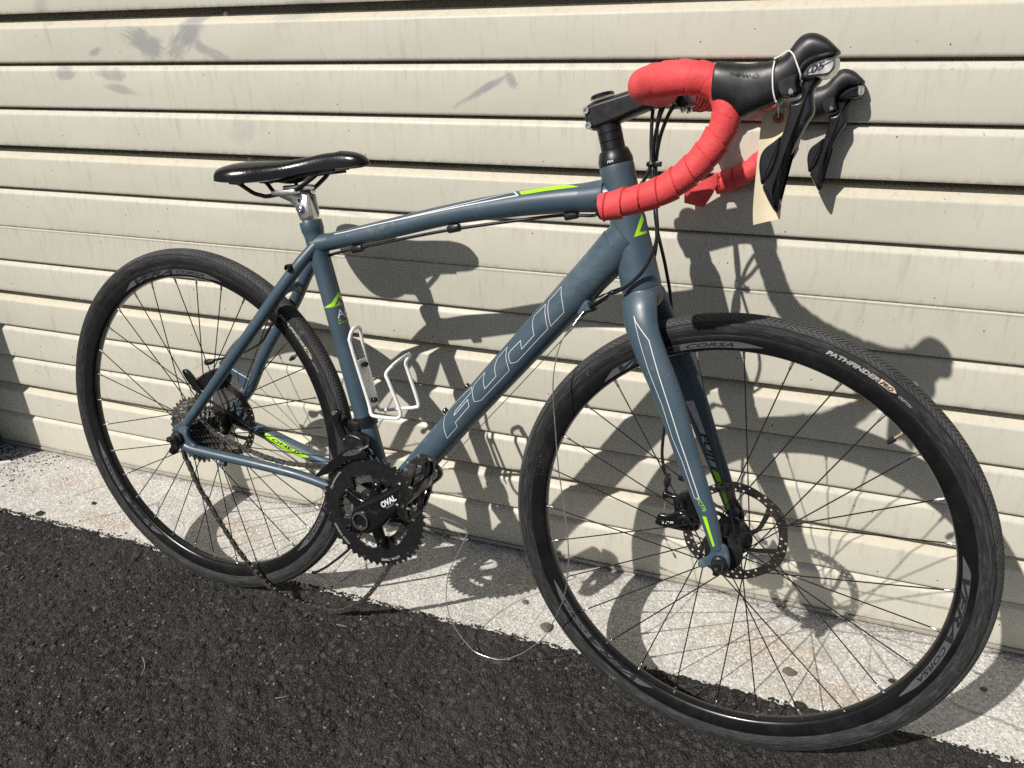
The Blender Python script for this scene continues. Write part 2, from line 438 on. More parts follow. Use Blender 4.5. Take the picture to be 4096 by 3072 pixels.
class G:
    def __init__(self):
        self.v = []; self.f = []; self.mi = []; self.uv = None
    def add(self, v, f, mi=0):
        o = len(self.v)
        self.v.extend([tuple(map(float, x)) for x in v])
        self.f.extend([tuple(i + o for i in q) for q in f])
        self.mi.extend([mi] * len(f))
        return self
    def tube(self, pts, r, n=12, ref=None, cap=True, closed=False, rfun=None, mi=0, rect=False):
        P = np3(pts); m = len(P)
        R = np.broadcast_to(np3(r) if np.ndim(r) else np.array(float(r)), (m,) if np.ndim(r) < 2 else (m, 2))
        if R.ndim == 1:
            R = np.stack([R, R], 1)
        T = np.zeros_like(P)
        for i in range(m):
            a = P[(i - 1) % m] if closed else P[max(i - 1, 0)]
            b = P[(i + 1) % m] if closed else P[min(i + 1, m - 1)]
            T[i] = unit(b - a)
        A = np.zeros_like(P)
        if ref is not None:
            for i in range(m):
                A[i] = unit(np3(ref) - np.dot(ref, T[i]) * T[i])
        else:
            a = np.array([0, 1., 0]) if abs(T[0][1]) < .9 else np.array([1., 0, 0])
            a = unit(a - np.dot(a, T[0]) * T[0])
            for i in range(m):
                a = unit(a - np.dot(a, T[i]) * T[i]); A[i] = a
        V = []; s = 0.
        for i in range(m):
            if i: s += np.linalg.norm(P[i] - P[i - 1])
            B = np.cross(T[i], A[i])
            for j in range(n):
                th = 2 * math.pi * (j + (.5 if rect else 0)) / n
                k = (1.0 if rfun is None else rfun(s, j / n)) * (1.414 if rect else 1)
                V.append(P[i] + A[i] * (math.cos(th) * R[i, 0] * k) + B * (math.sin(th) * R[i, 1] * k))
        F = []
        for i in range(m if closed else m - 1):
            i2 = (i + 1) % m
            for j in range(n):
                j2 = (j + 1) % n
                F.append((i * n + j, i * n + j2, i2 * n + j2, i2 * n + j))
        if cap and not closed:
            F.append(tuple(range(n - 1, -1, -1)))
            F.append(tuple((m - 1) * n + j for j in range(n)))
        return self.add(V, F, mi)
    def lathe(self, prof, n=24, c=(0, 0, 0), axis=(0, 1, 0), cap=True, mi=0, ph=0.):
        ax = unit(axis)
        a = np.array([1., 0, 0]) if abs(ax[0]) < .9 else np.array([0, 0, 1.])
        a = unit(a - np.dot(a, ax) * ax); b = np.cross(ax, a)
        V = []; m = len(prof)
        for r, h in prof:
            for j in range(n):
                th = 2 * math.pi * j / n + ph
                V.append(np3(c) + ax * h + a * (r * math.cos(th)) + b * (r * math.sin(th)))
        F = []
        for i in range(m - 1):
            for j in range(n):
                j2 = (j + 1) % n
                F.append((i * n + j, i * n + j2, (i + 1) * n + j2, (i + 1) * n + j))
        if cap:
            F.append(tuple(range(n - 1, -1, -1)))
            F.append(tuple((m - 1) * n + j for j in range(n)))
        return self.add(V, F, mi)
    def ring(self, inner, outer, y0, y1, c=(0, 0, 0), mi=0):
        """flat annulus in xz between two radius lists (same angles), thickness y0..y1"""
        n = len(outer); V = []
        for y in (y0, y1):
            for rad in (inner, outer):
                for j in range(n):
                    th = 2 * math.pi * j / n
                    V.append((c[0] + rad[j] * math.cos(th), c[1] + y, c[2] + rad[j] * math.sin(th)))
        F = []
        for j in range(n):
            k = (j + 1) % n
            F += [(j, n + j, n + k, k), (2 * n + j, 2 * n + k, 3 * n + k, 3 * n + j),
                  (n + j, 3 * n + j, 3 * n + k, n + k), (j, k, 2 * n + k, 2 * n + j)]
        return self.add(V, F, mi)
    def pillow(self, poly, yc, half, inset, layers=4, plane='xz', mi=0, flat=True):
        """outline extruded about yc with rounded edges"""
        P = np3(poly); n = len(P)
        area = .5 * np.sum(P[:, 0] * np.roll(P[:, 1], -1) - np.roll(P[:, 0], -1) * P[:, 1])
        if area < 0: P = P[::-1]
        e = np.roll(P, -1, 0) - P; e /= np.linalg.norm(e, axis=1)[:, None] + 1e-12
        nin = np.stack([-e[:, 1], e[:, 0]], 1)
        nb = nin + np.roll(nin, 1, 0); nb /= np.maximum(np.linalg.norm(nb, axis=1)[:, None], .5)
        rings = []
        th = [-90 + 180 * i / (2 * layers) for i in range(2 * layers + 1)]
        V = []
        for t in th:
            a = math.radians(t)
            off = inset * (1 - math.cos(a)); y = yc + half * math.sin(a)
            q = P + nb * off
            for x, z in q:
                V.append((x, y, z) if plane == 'xz' else (x, z, y))
        F = []
        L = len(th)
        for i in range(L - 1):
            for j in range(n):
                k = (j + 1) % n
                F.append((i * n + j, i * n + k, (i + 1) * n + k, (i + 1) * n + j))
        F.append(tuple(range(n - 1, -1, -1)))
        F.append(tuple((L - 1) * n + j for j in range(n)))
        return self.add(V, F, mi)
    def prism(self, poly, y0, y1, bev=0.0006, mi=0):
        P = np3(poly)
        return self.pillow(P, (y0 + y1) / 2, abs(y1 - y0) / 2, min(bev, abs(y1 - y0) / 2), 2, mi=mi)
    def box(self, c, s, R=None, bev=.001, mi=0):
        bm = bmesh.new()
        bmesh.ops.create_cube(bm, size=1.0)
        for v in bm.verts:
            v.co = Vector((v.co.x * s[0], v.co.y * s[1], v.co.z * s[2]))
        if bev:
            bmesh.ops.bevel(bm, geom=bm.edges[:], offset=bev, segments=2, affect='EDGES', profile=.5)
        Rm = Matrix(R) if R is not None else Matrix.Identity(3)
        bm.verts.index_update()
        V = [tuple(Rm @ v.co + Vector(c)) for v in bm.verts]
        F = [tuple(v.index for v in f.verts) for f in bm.faces]
        bm.free()
        return self.add(V, F, mi)
    def ball(self, c, r, n=10, sc=(1, 1, 1)):
        V = []; F = []
        m = n // 2 + 1
        for i in range(m + 1):
            a = math.pi * i / m
            for j in range(n):
                b = 2 * math.pi * j / n
                V.append((c[0] + r * sc[0] * math.sin(a) * math.cos(b), c[1] + r * sc[1] * math.sin(a) * math.sin(b), c[2] + r * sc[2] * math.cos(a)))
        for i in range(m):
            for j in range(n):
                k = (j + 1) % n
                F.append((i * n + j, (i + 1) * n + j, (i + 1) * n + k, i * n + k))
        return self.add(V, F)
    def mesh(self, name, mats, smooth=True, angle=40):
        me = bpy.data.meshes.new(name)
        me.from_pydata(self.v, [], self.f)
        mats = mats if isinstance(mats, (list, tuple)) else [mats]
        for m in mats:
            me.materials.append(MAT[m] if isinstance(m, str) else m)
        if len(mats) > 1:
            me.polygons.foreach_set('material_index', self.mi)
        if self.uv is not None:
            lay = me.uv_layers.new(name='UVMap')
            idx = np.zeros(len(me.loops), np.int32)
            me.loops.foreach_get('vertex_index', idx)
            if isinstance(self.uv, dict):
                pass
            lay.data.foreach_set('uv', np.asarray(self.uv, np.float32).ravel())
        me.validate(verbose=False)
        bm = bmesh.new(); bm.from_mesh(me)
        bmesh.ops.recalc_face_normals(bm, faces=bm.faces[:])
        bm.to_mesh(me); bm.free()
        if smooth:
            me.shade_smooth()
            me.set_sharp_from_angle(angle=math.radians(angle))
            for p_ in me.polygons:
                if p_.loop_total > 10: p_.use_smooth = False
        me.update()
        return me
    def build(self, name, mats, parent=None, smooth=True, angle=40, matrix=None):
        return link(name, self.mesh(name, mats, smooth, angle), parent, matrix)

def link(name, data, parent=None, matrix=None):
    o = bpy.data.objects.new(name, data)
    COL.objects.link(o)
    if parent is not None:
        o.parent = parent
    if matrix is not None:
        o.matrix_local = matrix
    return o

def empty(name, parent=None, matrix=None):
    o = link(name, None, parent, matrix)
    o.empty_display_size = .05
    return o

def tag(o, label, cat, group=None, kind=None):
    o['label'] = label
    if cat: o['category'] = cat
    if group: o['group'] = group
    if kind: o['kind'] = kind
    return o

_text_cache = {}
def text2d(s, size=1.0, shear=0.0, bold=0.0, sx=1.0):
    """filled lettering -> (verts Nx2, faces); baseline at 0, starts at x 0"""
    key = (s, shear, bold)
    if key not in _text_cache:
        cu = bpy.data.curves.new('lettering', 'FONT')
        cu.body = s; cu.size = 1.0; cu.shear = shear; cu.offset = bold; cu.resolution_u = 3
        cu.fill_mode = 'FRONT' if hasattr(cu, 'fill_mode') else 'BOTH'
        ob = bpy.data.objects.new('lettering', cu)
        COL.objects.link(ob)
        dg = bpy.context.evaluated_depsgraph_get(); dg.update()
        me = ob.evaluated_get(dg).to_mesh()
        V = np.array([tuple(v.co)[:2] for v in me.vertices]); F = [tuple(p.vertices) for p in me.polygons]
        bpy.data.objects.remove(ob); bpy.data.curves.remove(cu)
        _text_cache[key] = (V, F)
    V, F = _text_cache[key]
    V = V.copy(); V[:, 0] -= V[:, 0].min()
    return V * np.array([size * sx, size]), F

def arc_text(g, s, r0, a0_deg, y, height, length, shear=0., bold=0., c=(0, 0), yfun=None, mi=0):
    """lettering set clockwise (seen from -y) on a circle, tops outward; a0 where it starts; length = arc metres"""
    V, F = text2d(s, 1.0, shear, bold)
    V = V * np.array([length / V[:, 0].max(), height / .72])
    out = []
    for u, v in V:
        a = math.radians(a0_deg) - u / r0
        r = r0 + v
        yy = y if yfun is None else yfun(r)
        out.append((c[0] + r * math.cos(a), yy, c[1] + r * math.sin(a)))
    return g.add(out, F, mi)

def plane_text(g, s, p0, p1, height, y, shear=0., bold=0., mi=0):
    """lettering in an xz plane at y from baseline start p0 to end p1"""
    V, F = text2d(s, 1.0, shear, bold)
    L = math.hypot(p1[0] - p0[0], p1[1] - p0[1])
    d = ((p1[0] - p0[0]) / L, (p1[1] - p0[1]) / L); nrm = (-d[1], d[0])
    V = V * np.array([L / V[:, 0].max(), height / .72])
    return g.add([(p0[0] + d[0] * u + nrm[0] * v, y, p0[1] + d[1] * u + nrm[1] * v) for u, v in V], F, mi)

# ------------------------------------------------------------------ the setting: ground
def blur(a, k):
    for _ in range(k):
        a = (a + np.roll(a, 1, 0) + np.roll(a, -1, 0)) / 3
        a = (a + np.roll(a, 1, 1) + np.roll(a, -1, 1)) / 3
    return a / (a.std() + 1e-9)

def grid_mesh(name, X, Y, Z, mat):
    m, n = X.shape
    me = bpy.data.meshes.new(name)
    V = np.stack([X, Y, Z], -1).reshape(-1, 3).astype(np.float32)
    i = np.arange(m * n).reshape(m, n)
    F = np.stack([i[:-1, :-1], i[:-1, 1:], i[1:, 1:], i[1:, :-1]], -1).reshape(-1, 4)
    me.vertices.add(len(V)); me.vertices.foreach_set('co', V.ravel())
    me.loops.add(F.size); me.loops.foreach_set('vertex_index', F.ravel().astype(np.int32))
    me.polygons.add(len(F))
    me.polygons.foreach_set('loop_start', (np.arange(len(F)) * 4).astype(np.int32))
    me.update(calc_edges=True)
    me.materials.append(MAT[mat])
    me.shade_smooth()
    return me

def grow(start, step, end, f=1.35):
    out = []; v = start
    while v < end:
        step *= f; v += step; out.append(v)
    return out

def smooth1d(x, seed, scales):
    r = np.random.default_rng(seed); out = np.zeros_like(x)
    for wl, amp in scales:
        k = r.normal(size=int(200 / wl) + 8)
        t = (x + 60) / wl
        i = np.floor(t).astype(int); fr = t - i; fr = fr * fr * (3 - 2 * fr)
        out += amp * (k[i % len(k)] * (1 - fr) + k[(i + 1) % len(k)] * fr)
    return out

STEP = .0030
xs = np.arange(-.95, 1.78, STEP)
xs = np.concatenate([-np.array(grow(.95, STEP, 38))[::-1], xs, np.array(grow(1.78, STEP, 38))])
ds = np.concatenate([np.arange(0, .60, STEP), np.array(grow(.60, STEP, 45))])
edge = -.2424 + smooth1d(xs, 3, [(.5, .003), (.09, .0022), (.03, .0022), (.012, .0016)])
X = np.tile(xs[:, None], (1, len(ds)))
Yg = edge[:, None] - ds[None, :]
r = np.random.default_rng(5)
Zg = .0011 * blur(r.normal(size=X.shape), 1) + .0006 * blur(r.normal(size=X.shape), 3) + .0011 * blur(r.normal(size=X.shape), 14)
lump = np.clip(blur(r.normal(size=X.shape), 4) - 1.3, 0, 3) * .0010
Zg += lump
drop = np.clip(1 - ds / .010, 0, 1)[None, :]
Zg = Zg - .0005 - .0100 * drop ** 1.6 + .0025 * np.exp(-((ds - .02) / .015) ** 2)[None, :]
X2 = X + .0012 * blur(r.normal(size=X.shape), 1); Y2 = Yg + .0012 * blur(r.normal(size=X.shape), 1)
asphalt = link('asphalt_ground', grid_mesh('asphalt_ground', X2, Y2, Zg, 'asphalt'))
tag(asphalt, 'rough black asphalt ground in front of the concrete strip', None, kind='structure')

cx = np.concatenate([-np.array(grow(1.0, .01, 12))[::-1], np.arange(-1.0, 1.9, .01), np.array(grow(1.9, .01, 12))])
cy = np.arange(-.32, .06, .01)
CX, CY = np.meshgrid(cx, cy, indexing='ij')
CZ = -.004 + .0007 * blur(np.random.default_rng(9).normal(size=CX.shape), 3)
CZ[:, cy < -.2535] -= .008
CZ[:, cy < -.27] -= .012
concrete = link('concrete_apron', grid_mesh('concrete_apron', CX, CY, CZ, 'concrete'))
tag(concrete, 'pale speckled concrete strip along the foot of the garage door', None, kind='structure')

def rock_mesh(name, seed, mat, sub=2, jag=.28):
    bm = bmesh.new()
    bmesh.ops.create_icosphere(bm, subdivisions=sub, radius=1.0)
    rr = random.Random(seed)
    dirs = [Vector((rr.gauss(0, 1), rr.gauss(0, 1), rr.gauss(0, 1))).normalized() for _ in range(9)]
    for v in bm.verts:
        k = 1.0
        for d in dirs:
            k -= jag * max(0, v.co.normalized().dot(d) - .62)
        v.co = v.co * (k + rr.uniform(-.13, .13))
    me = bpy.data.meshes.new(name); bm.to_mesh(me); bm.free()
    me.materials.append(MAT[mat])
    return me

# loose tar crumbs scattered over the concrete and along the asphalt edge
gc = G()
rock = []
for s in range(5):
    m_ = rock_mesh('crumb_shape', s, 'crumb', 1, .4)
    rock.append((np.array([tuple(v.co) for v in m_.vertices]), [tuple(p.vertices) for p in m_.polygons]))
    bpy.data.meshes.remove(m_)
def crumb(x, y, z, s):
    V, F = rock[rng.integers(5)]
    a = rng.uniform(0, 6.28); R = np.array([[math.cos(a), -math.sin(a), 0], [math.sin(a), math.cos(a), 0], [0, 0, 1]])
    gc.add((V * np.array([1, rng.uniform(.6, 1), rng.uniform(.45, .8)]) * s) @ R.T + np.array([x, y, z + s * .3]), F)
for i in range(900):      # heap of crumbs by the pier, thinning to the right
    x = -1.0 + abs(rng.normal(0, .13)); y = -abs(rng.normal(0, .10)) - .004
    if rng.random() < .35: y = -rng.uniform(.02, .23)
    if x < -.3: crumb(x, y, -.004, rng.uniform(.0008, .0030))
for i in range(90):
    crumb(rng.uniform(-.8, 1.7), rng.uniform(-.235, -.01), -.004, rng.uniform(.0006, .0017))
for i in range(90):
    x = rng.uniform(-.8, 1.7); crumb(x, -.243 + abs(rng.normal(0, .010)), -.004, rng.uniform(.0008, .0032))
for i in range(1500):
    x = rng.uniform(-.9, 1.7); crumb(x, -.2440 - abs(rng.normal(0, .006)), rng.uniform(-.004, .0015), rng.uniform(.0012, .0034))
tag(gc.build('asphalt_crumbs', 'crumb', None, True, 30), 'black tar crumbs scattered on the concrete strip', None, kind='stuff')

# aggregate showing at the asphalt surface
def aggregate(name, mat, count, s0, s1, seed, lab):
    global gc
    rr = np.random.default_rng(seed); gc = G()
    for i in range(count):
        x = rr.uniform(-.9, 1.6); y = rr.uniform(-.85, -.262)
        crumb(x, y, rr.uniform(-.0022, .0), s0 + (s1 - s0) * rr.random() ** 3)
    tag(gc.build(name, mat, None, True, 30), lab, None, kind='stuff')
MAT['agg_grey'] = simple('grey_aggregate', (.095, .092, .088), .85, var=.4, scale=60, bump=.5, bscale=500)
MAT['agg_tan'] = simple('tan_aggregate', (.30, .255, .19), .85, var=.35, scale=60, bump=.5, bscale=500)
aggregate('asphalt_gravel', 'crumb', 2200, .0012, .0048, 31, 'dark gravel bound in the asphalt surface')
aggregate('grey_gravel', 'agg_grey', 1300, .0010, .0052, 32, 'grey gravel chips set in the asphalt surface')
aggregate('large_gravel', 'agg_grey', 40, .0045, .0070, 41, 'larger grey stones half buried in the asphalt')
aggregate('tan_gravel', 'agg_tan', 420, .0007, .0030, 33, 'pale tan grit sprinkled in the asphalt surface')

for nm, lab, x, y, s, sd, mt in [
        ('stone', 'round black tar lump at the asphalt edge on the left', -.585, -.229, .0095, 21, 'crumb'),
        ('stone', 'small black tar crumb alone on the bright concrete left of the wheel', -.492, -.155, .0055, 22, 'crumb'),
        ('stone', 'flat brown stone on the concrete between the two wheels', .689, -.205, .0125, 23, 'stone'),
        ('stone', 'small brown stone on concrete within the chainring shadow area', .627, -.151, .006, 24, 'stone'),
        ('stone', 'grey flaky stone on the stained concrete seen through the front wheel', 1.127, -.171, .0105, 25, 'stone'),
        ('stone', 'black pebble on the concrete near the front rim on the right', 1.294, -.137, .0060, 26, 'crumb'),
        ('stone', 'black lump on the asphalt edge seen through the front spokes', 1.145, -.243, .0085, 27, 'crumb'),
        ('stone', 'reddish brown chip in the tyre shadow at right', 1.439, -.105, .0050, 28, 'stone'),
        ('stone', 'dark rounded stone set in the asphalt below the chain', .128, -.434, .009, 29, 'crumb')]:
    o = link(nm, rock_mesh(nm, sd, mt, 2, .3), None, Matrix.Translation((x, y, -.002 if y > -.24 else .0005)) @ Matrix.Diagonal((s * 1.25, s, s * .62, 1)))
    tag(o, lab, 'stone', 'loose stones')

for lab, pts in (('curved dry grass stalk on the asphalt at lower left', [(.010, -.520, .004), (.022, -.528, .005), (.034, -.540, .004), (.040, -.556, .004)]),
                 ('short bent straw on the asphalt near the bottom centre', [(.30, -.520, .004), (.312, -.516, .006), (.320, -.508, .004)]),
                 ('tiny straw beside the chain on the asphalt', [(.305, -.330, .003), (.316, -.332, .005), (.326, -.329, .003)])):
    g = G(); g.tube(spl(pts, 5), .0007, 6); tag(g.build('dry_stalk', 'agg_tan'), lab, 'straw', 'bits of straw')

# pale plastic strip lying by the pier
g = G(); g.tube(spl([(-.98, -.125, .001), (-.90, -.100, .0015), (-.862, -.078, .002)], 6), [(.006, .0015)] * 13, 8, ref=(0, 0, 1))
g.v = [(x, y, z) for x, y, z in g.v]
tag(g.build('plastic_strip', 'white_paint'), 'short white plastic strip on the concrete by the pier', 'strip')

# ------------------------------------------------------------------ garage door
JOINTS = [(1.4290, 't'), (1.3420, 'r'), (1.2530, 'b'), (1.1655, 'r'), (1.0781, 't'), (.9832, 'r'), (.8960, 'r'), (.8186, 't'), (.7222, 'r'),
          (.6320, 'b'), (.5461, 'r'), (.4673, 't'), (.3693, 'r'), (.2809, 'r'), (.2020, 't'), (.1047, 'r'), (.0110, 'e')]
for k in range(1, 9):
    JOINTS.insert(0, (1.4290 + .0875 * k, 't' if k % 3 == 0 else 'r'))
TOP = {'r': [(.030, .0062), (.030, -.0010), (.0085, -.0020), (.0068, -.0038), (.0042, -.0062), (.0013, -.0096), (.0004, -.0116), (0, -.0138)],
       't': [(.060, .0025), (.060, -.0110), (.0190, -.0125), (.0160, -.0150), (.0130, -.0170), (.0014, -.0250), (.0003, -.0268), (0, -.0295)],
       'b': [(.010, .004), (.0030, -.0003), (.0006, -.0008), (-.0008, -.0018), (-.0008, -.0034), (0, -.0050), (0, -.0065)]}
BOT = {'r': [(0, .0085), (.0004, .0055), (.0018, .0036), (.0045, .0030), (.0305, .0036)],
       't': [(0, .0050), (.0003, .0020), (.0010, .0005), (.0030, 0), (.061, .0010)],
       'b': [(0, .0045), (.0003, .0022), (.0012, .0012), (.0030, .0010), (.010, .0012)],
       'e': [(0, .0025), (.0004, .0008), (.0014, 0), (.020, 0)]}
DX0, DX1 = -.985, 3.0
door = empty('garage_door')
tag(door, 'cream steel sectional garage door with horizontal ribbed slats', 'garage door')
for (zu, tu), (zl, tl) in zip(JOINTS[:-1], JOINTS[1:]):
    prof = [(y, zu + d) for y, d in TOP[tu]] + [(y, zl + d) for y, d in BOT[tl]]
    nx = 28
    xx = np.linspace(DX0, DX1, nx)
    g = G(); V = []; F = []; mi = []
    m = len(prof)
    for x in xx:
        for y, z in prof:
            V.append((x, y, z))
    for i in range(nx - 1):
        for j in range(m - 1):
            F.append((i * m + j, i * m + j + 1, (i + 1) * m + j + 1, (i + 1) * m + j))
            mi.append(1 if (tu == 't' and 2 <= j <= 5) else 0)
    g.add(V, F); g.mi = mi
    me = g.mesh('slat', ['door', 'door_aged'], True, 50)
    lay = me.uv_layers.new(name='UVMap'); idx = np.zeros(len(me.loops), np.int32); me.loops.foreach_get('vertex_index', idx)
    zz_ = np.array([v.co.z for v in me.vertices]); lay.data.foreach_set('uv', np.stack([zu - zz_, zz_ - zl], 1).astype(np.float32)[idx].ravel())
    o = link('slat', me, door)
bead = G(); bead.box((DX0 / 2 + DX1 / 2, .006, .0055), (DX1 - DX0, .016, .0075), None, .0012)
bead.build('bottom_seal', 'seal', door)
for x, z in [(.006, 1.0655), (.006, .8065), (1.008, .4555), (1.008, .8065), (1.008, 1.0655), (.006, .4555), (.006, .190), (1.008, .190)]:
    g = G(); g.lathe([(.0052, .0), (.0050, -.0016), (.0036, -.0030), (.0012, -.0036)], 14, (x, .0185, z), (0, 1, 0))
    g.build('rivet', 'door', door)

# ------------------------------------------------------------------ building piers at the door's ends
def pier(x0, x1, lab, depth):
    g = G(); g.box(((x0 + x1) / 2, (.05 - depth) / 2, 1.3), (x1 - x0, .05 + depth, 2.62), None, .006)
    tag(g.build('building_pier', 'stucco'), lab, 'wall')
pier(-1.75, -.985, 'grey stucco pier at the left end of the garage door', .262)
pier(3.0, 3.7, 'grey stucco pier beyond the right end of the garage door', .262)

# ------------------------------------------------------------------ bicycle: frames of reference
# bike space: x forward, y to the bike's left (the wall), z up, origin in the rear hub
BM = Matrix(((.998403, .055779, .008923), (-.056489, .985867, .157717), (0, -.157969, .987444)))
CR = Vector((.002931, -.240488, .340875))
RW = .345
base = CR + BM @ Vector((0, 0, -RW))
bike = empty('bicycle', None, Matrix.Translation(base) @ BM.to_4x4())
tag(bike, 'slate blue drop-bar road bicycle with red bar tape leaning on the garage door', 'bicycle')
HUB = Matrix.Translation((0, 0, RW))                       # rear hub
QS = Matrix(((.998157, .060689, -.000562), (-.060689, .997985, -.018497), (-.000562, .018497, .999829)))
STEER = HUB @ Matrix.Translation((1.00139, -.002855, 0)) @ QS.to_4x4()   # front hub, turned with the bars

def part(name, g, mats, parent=None, angle=40, steer=False, label=None):
    """a part of the bicycle (or, with parent, a sub-part in the same space)"""
    if parent is None:
        o = g.build(name, mats, bike, True, angle, STEER if steer else HUB)
    else:
        o = g.build(name, mats, parent, True, angle)
    if label: o['label'] = label
    return o
def pempty(name, steer=False):
    return empty(name, bike, STEER if steer else HUB)

# ------------------------------------------------------------------ frame
frame = pempty('frame')
BB = (.413, 0, -.0675)
def xz(l, y=0): return [(a, y, b) for a, b in l]
DT_P = np3(xz([(.413, -.0675), (.5405, .0972), (.7455, .3517), (.812, .434)])); DT_R = [.0235, .024, .0275, .029]
TT_P = np3(xz([(.275, .375), (.283, .377), (.417, .4124), (.528, .4426), (.631, .4642), (.708, .4768), (.795, .488)])); TT_R = [.0137, .0137, .0155, .0155, .018, .0198, .0205]
ST_P = np3(xz([(.2675, .414), (.413, -.0675)])); ST_R = [.0165, .0172]
HT_A, HT_B = np3((.7863, 0, .5282)), np3((.8369, 0, .3622))
def finer(P, R, k=10):
    t = np.linspace(0, len(P) - 1, k * (len(P) - 1) + 1)
    return spl(P, k), np.interp(t, range(len(P)), R)
TTf, TTr = finer(TT_P, TT_R)
DTf, DTr = finer(DT_P, DT_R, 6)

g = G(); g.tube(DTf, DTr, 28, ref=(0, 1, 0)); part('down_tube', g, 'paint', frame)
g = G(); g.tube(TTf, TTr, 28, ref=(0, 1, 0)); part('top_tube', g, 'paint', frame)
g = G(); L = ST_P[1] - ST_P[0]
g.tube([ST_P[0] + L * .000, ST_P[0] + L * .002, ST_P[0] + L * .03, ST_P[0] + L * .034, ST_P[0] + L * .05, ST_P[1]], [.0185, .0190, .0190, .0180, .0168, .0175], 28, ref=(0, 1, 0))
part('seat_tube', g, 'paint', frame)
g = G(); u_ht = unit(HT_B - HT_A)
hh = [0, .003, .01, .03, .07, .11, .14, .160, .171, .1735]
hr = [.0236, .0242, .0240, .0238, .0245, .0262, .0278, .0284, .0286, .0280]
g.tube([HT_A + u_ht * a for a in hh], hr, 32, ref=(0, 1, 0)); part('head_tube', g, 'paint', frame)
# smooth weld fillets at the joints
for fp, fa, fb in (([(.279, 0, .3762), (.296, 0, .3808), (.318, 0, .3868)], .0180, .0128), ([(.775, 0, .4858), (.750, 0, .4822), (.720, 0, .4780)], .0236, .0185), ([(.800, 0, .4190), (.775, 0, .3880), (.745, 0, .3510)], .0302, .0262)):
    g = G(); g.tube(spl(fp, 8), np.linspace(fa, fb, 17), 24, ref=(0, 1, 0)); part('weld_fillet', g, 'paint', frame)
g = G(); g.lathe([(.0205, -.034), (.0215, -.033), (.0215, .033), (.0205, .034)], 28, BB); part('bottom_bracket_shell', g, 'paint', frame)
for sg in (-1, 1):
    g = G(); g.lathe([(.0235, sg * .0425), (.0245, sg * .0415), (.0245, sg * .035), (.022, sg * .0345)], 28, BB); part('bearing_cup', g, 'black_satin', frame)

ssR = [(.286, -.006, .3800), (.268, -.017, .3560), (.2560, -.024, .3390), (.2339, -.033, .3080), (.1845, -.044, .2415), (.1264, -.053, .1664), (.060, -.0605, .0820), (.018, -.0645, .0300)]
ssL = [(.286, .006, .3800), (.268, .016, .3555), (.2418, .022, .3248), (.2017, .033, .2663), (.1546, .043, .2084), (.1026, .052, .1378), (.065, .058, .0732), (.030, .0620, .0330)]
for pts, r in ((ssR, [.0095, .0105, .0108, .0112, .0110, .0102, .0092, .0088]), (ssL, [.0095, .0105, .0108, .0112, .0110, .0104, .0100, .0092])):
    P, R = finer(np3(pts), r, 6)
    g = G(); g.tube(P, R, 18); part('seatstay', g, 'paint', frame)
csR = [(.008, -.0655, -.0140), (.030, -.064, -.0200), (.100, -.058, -.0235), (.170, -.052, -.0265), (.250, -.0435, -.0330), (.311, -.036, -.0445), (.372, -.027, -.0600), (.400, -.022, -.0655)]
csL = [(.006, .0640, -.0050), (.040, .0620, -.0100), (.0874, .055, -.0120), (.1754, .045, -.0265), (.2563, .035, -.0380), (.320, .030, -.0480), (.400, .022, -.0655)]
for pts, r in ((csR, [.0085, .0095, .0095, .0092, .0088, .0090, .0100, .0110]), (csL, [.009, .011, .0125, .0130, .0120, .011, .011])):
    P, R = finer(np3(pts), r, 6)
    g = G(); g.tube(P, R, 18); part('chainstay', g, 'paint', frame)
g = G()
for sgn in (-1, 1):
    g.tube(spl([(.2160, sgn * .030, .2850), (.2220, sgn * .018, .2965), (.2240, 0, .3000)], 5), .0085, 14)
part('seatstay_bridge', g, 'paint', frame)
# dropouts
dR = spl([(-.014, .016), (-.004, .022), (.006, .030), (.020, .036), (.026, .026), (.020, .010), (.028, -.004), (.040, -.012), (.036, -.030), (.020, -.030), (.008, -.024), (.000, -.014), (-.008, -.012), (-.014, -.004)], 4, True)
g = G(); g.pillow(dR, -.0655, .0045, .0022, 3); part('dropout', g, 'paint', frame)
dL = spl([(-.014, .012), (.004, .020), (.022, .045), (.038, .060), (.052, .050), (.046, .030), (.052, .006), (.060, -.014), (.040, -.024), (.010, -.016), (-.010, -.012)], 4, True)
g = G(); g.pillow(dL, .0630, .0045, .0022, 3); part('dropout', g, 'paint', frame)
# disc-brake mount on the left stays
g = G(); g.pillow(spl([(.060, .062), (.030, .090), (-.006, .112), (.004, .122), (.034, .108), (.076, .090)], 4, True), .056, .006, .003, 3); part('brake_mount', g, 'paint', frame)
# hanger with its black bolt, where the derailleur is missing
g = G(); g.pillow(spl([(-.016, .006), (-.004, .012), (.004, -.006), (-.002, -.022), (-.012, -.036), (-.022, -.034), (-.022, -.022), (-.018, -.008)], 4, True), -.068, .004, .0015, 3)
part('derailleur_hanger', g, 'black_satin', frame)
g = G(); g.lathe([(.0065, -.070), (.0075, -.073), (.0055, -.0755), (.0035, -.0755)], 16, (-.0165, 0, -.0295)); part('hanger_bolt', g, 'black_gloss', frame)
g = G(); g.lathe([(.0062, -.068), (.0062, -.080), (.0052, -.0815), (.0040, -.0815), (.0040, -.079)], 16, (.2530 - .004, .038, .3391)); part('rack_bolt', g, 'black_gloss', frame)
g = G(); g.lathe([(.0040, .006), (.0052, .008), (.0052, -.004), (.0040, -.006)], 12, (.090, -.058, -.0385), (1, 0, .05)); part('kickstand_boss', g, 'paint', frame)
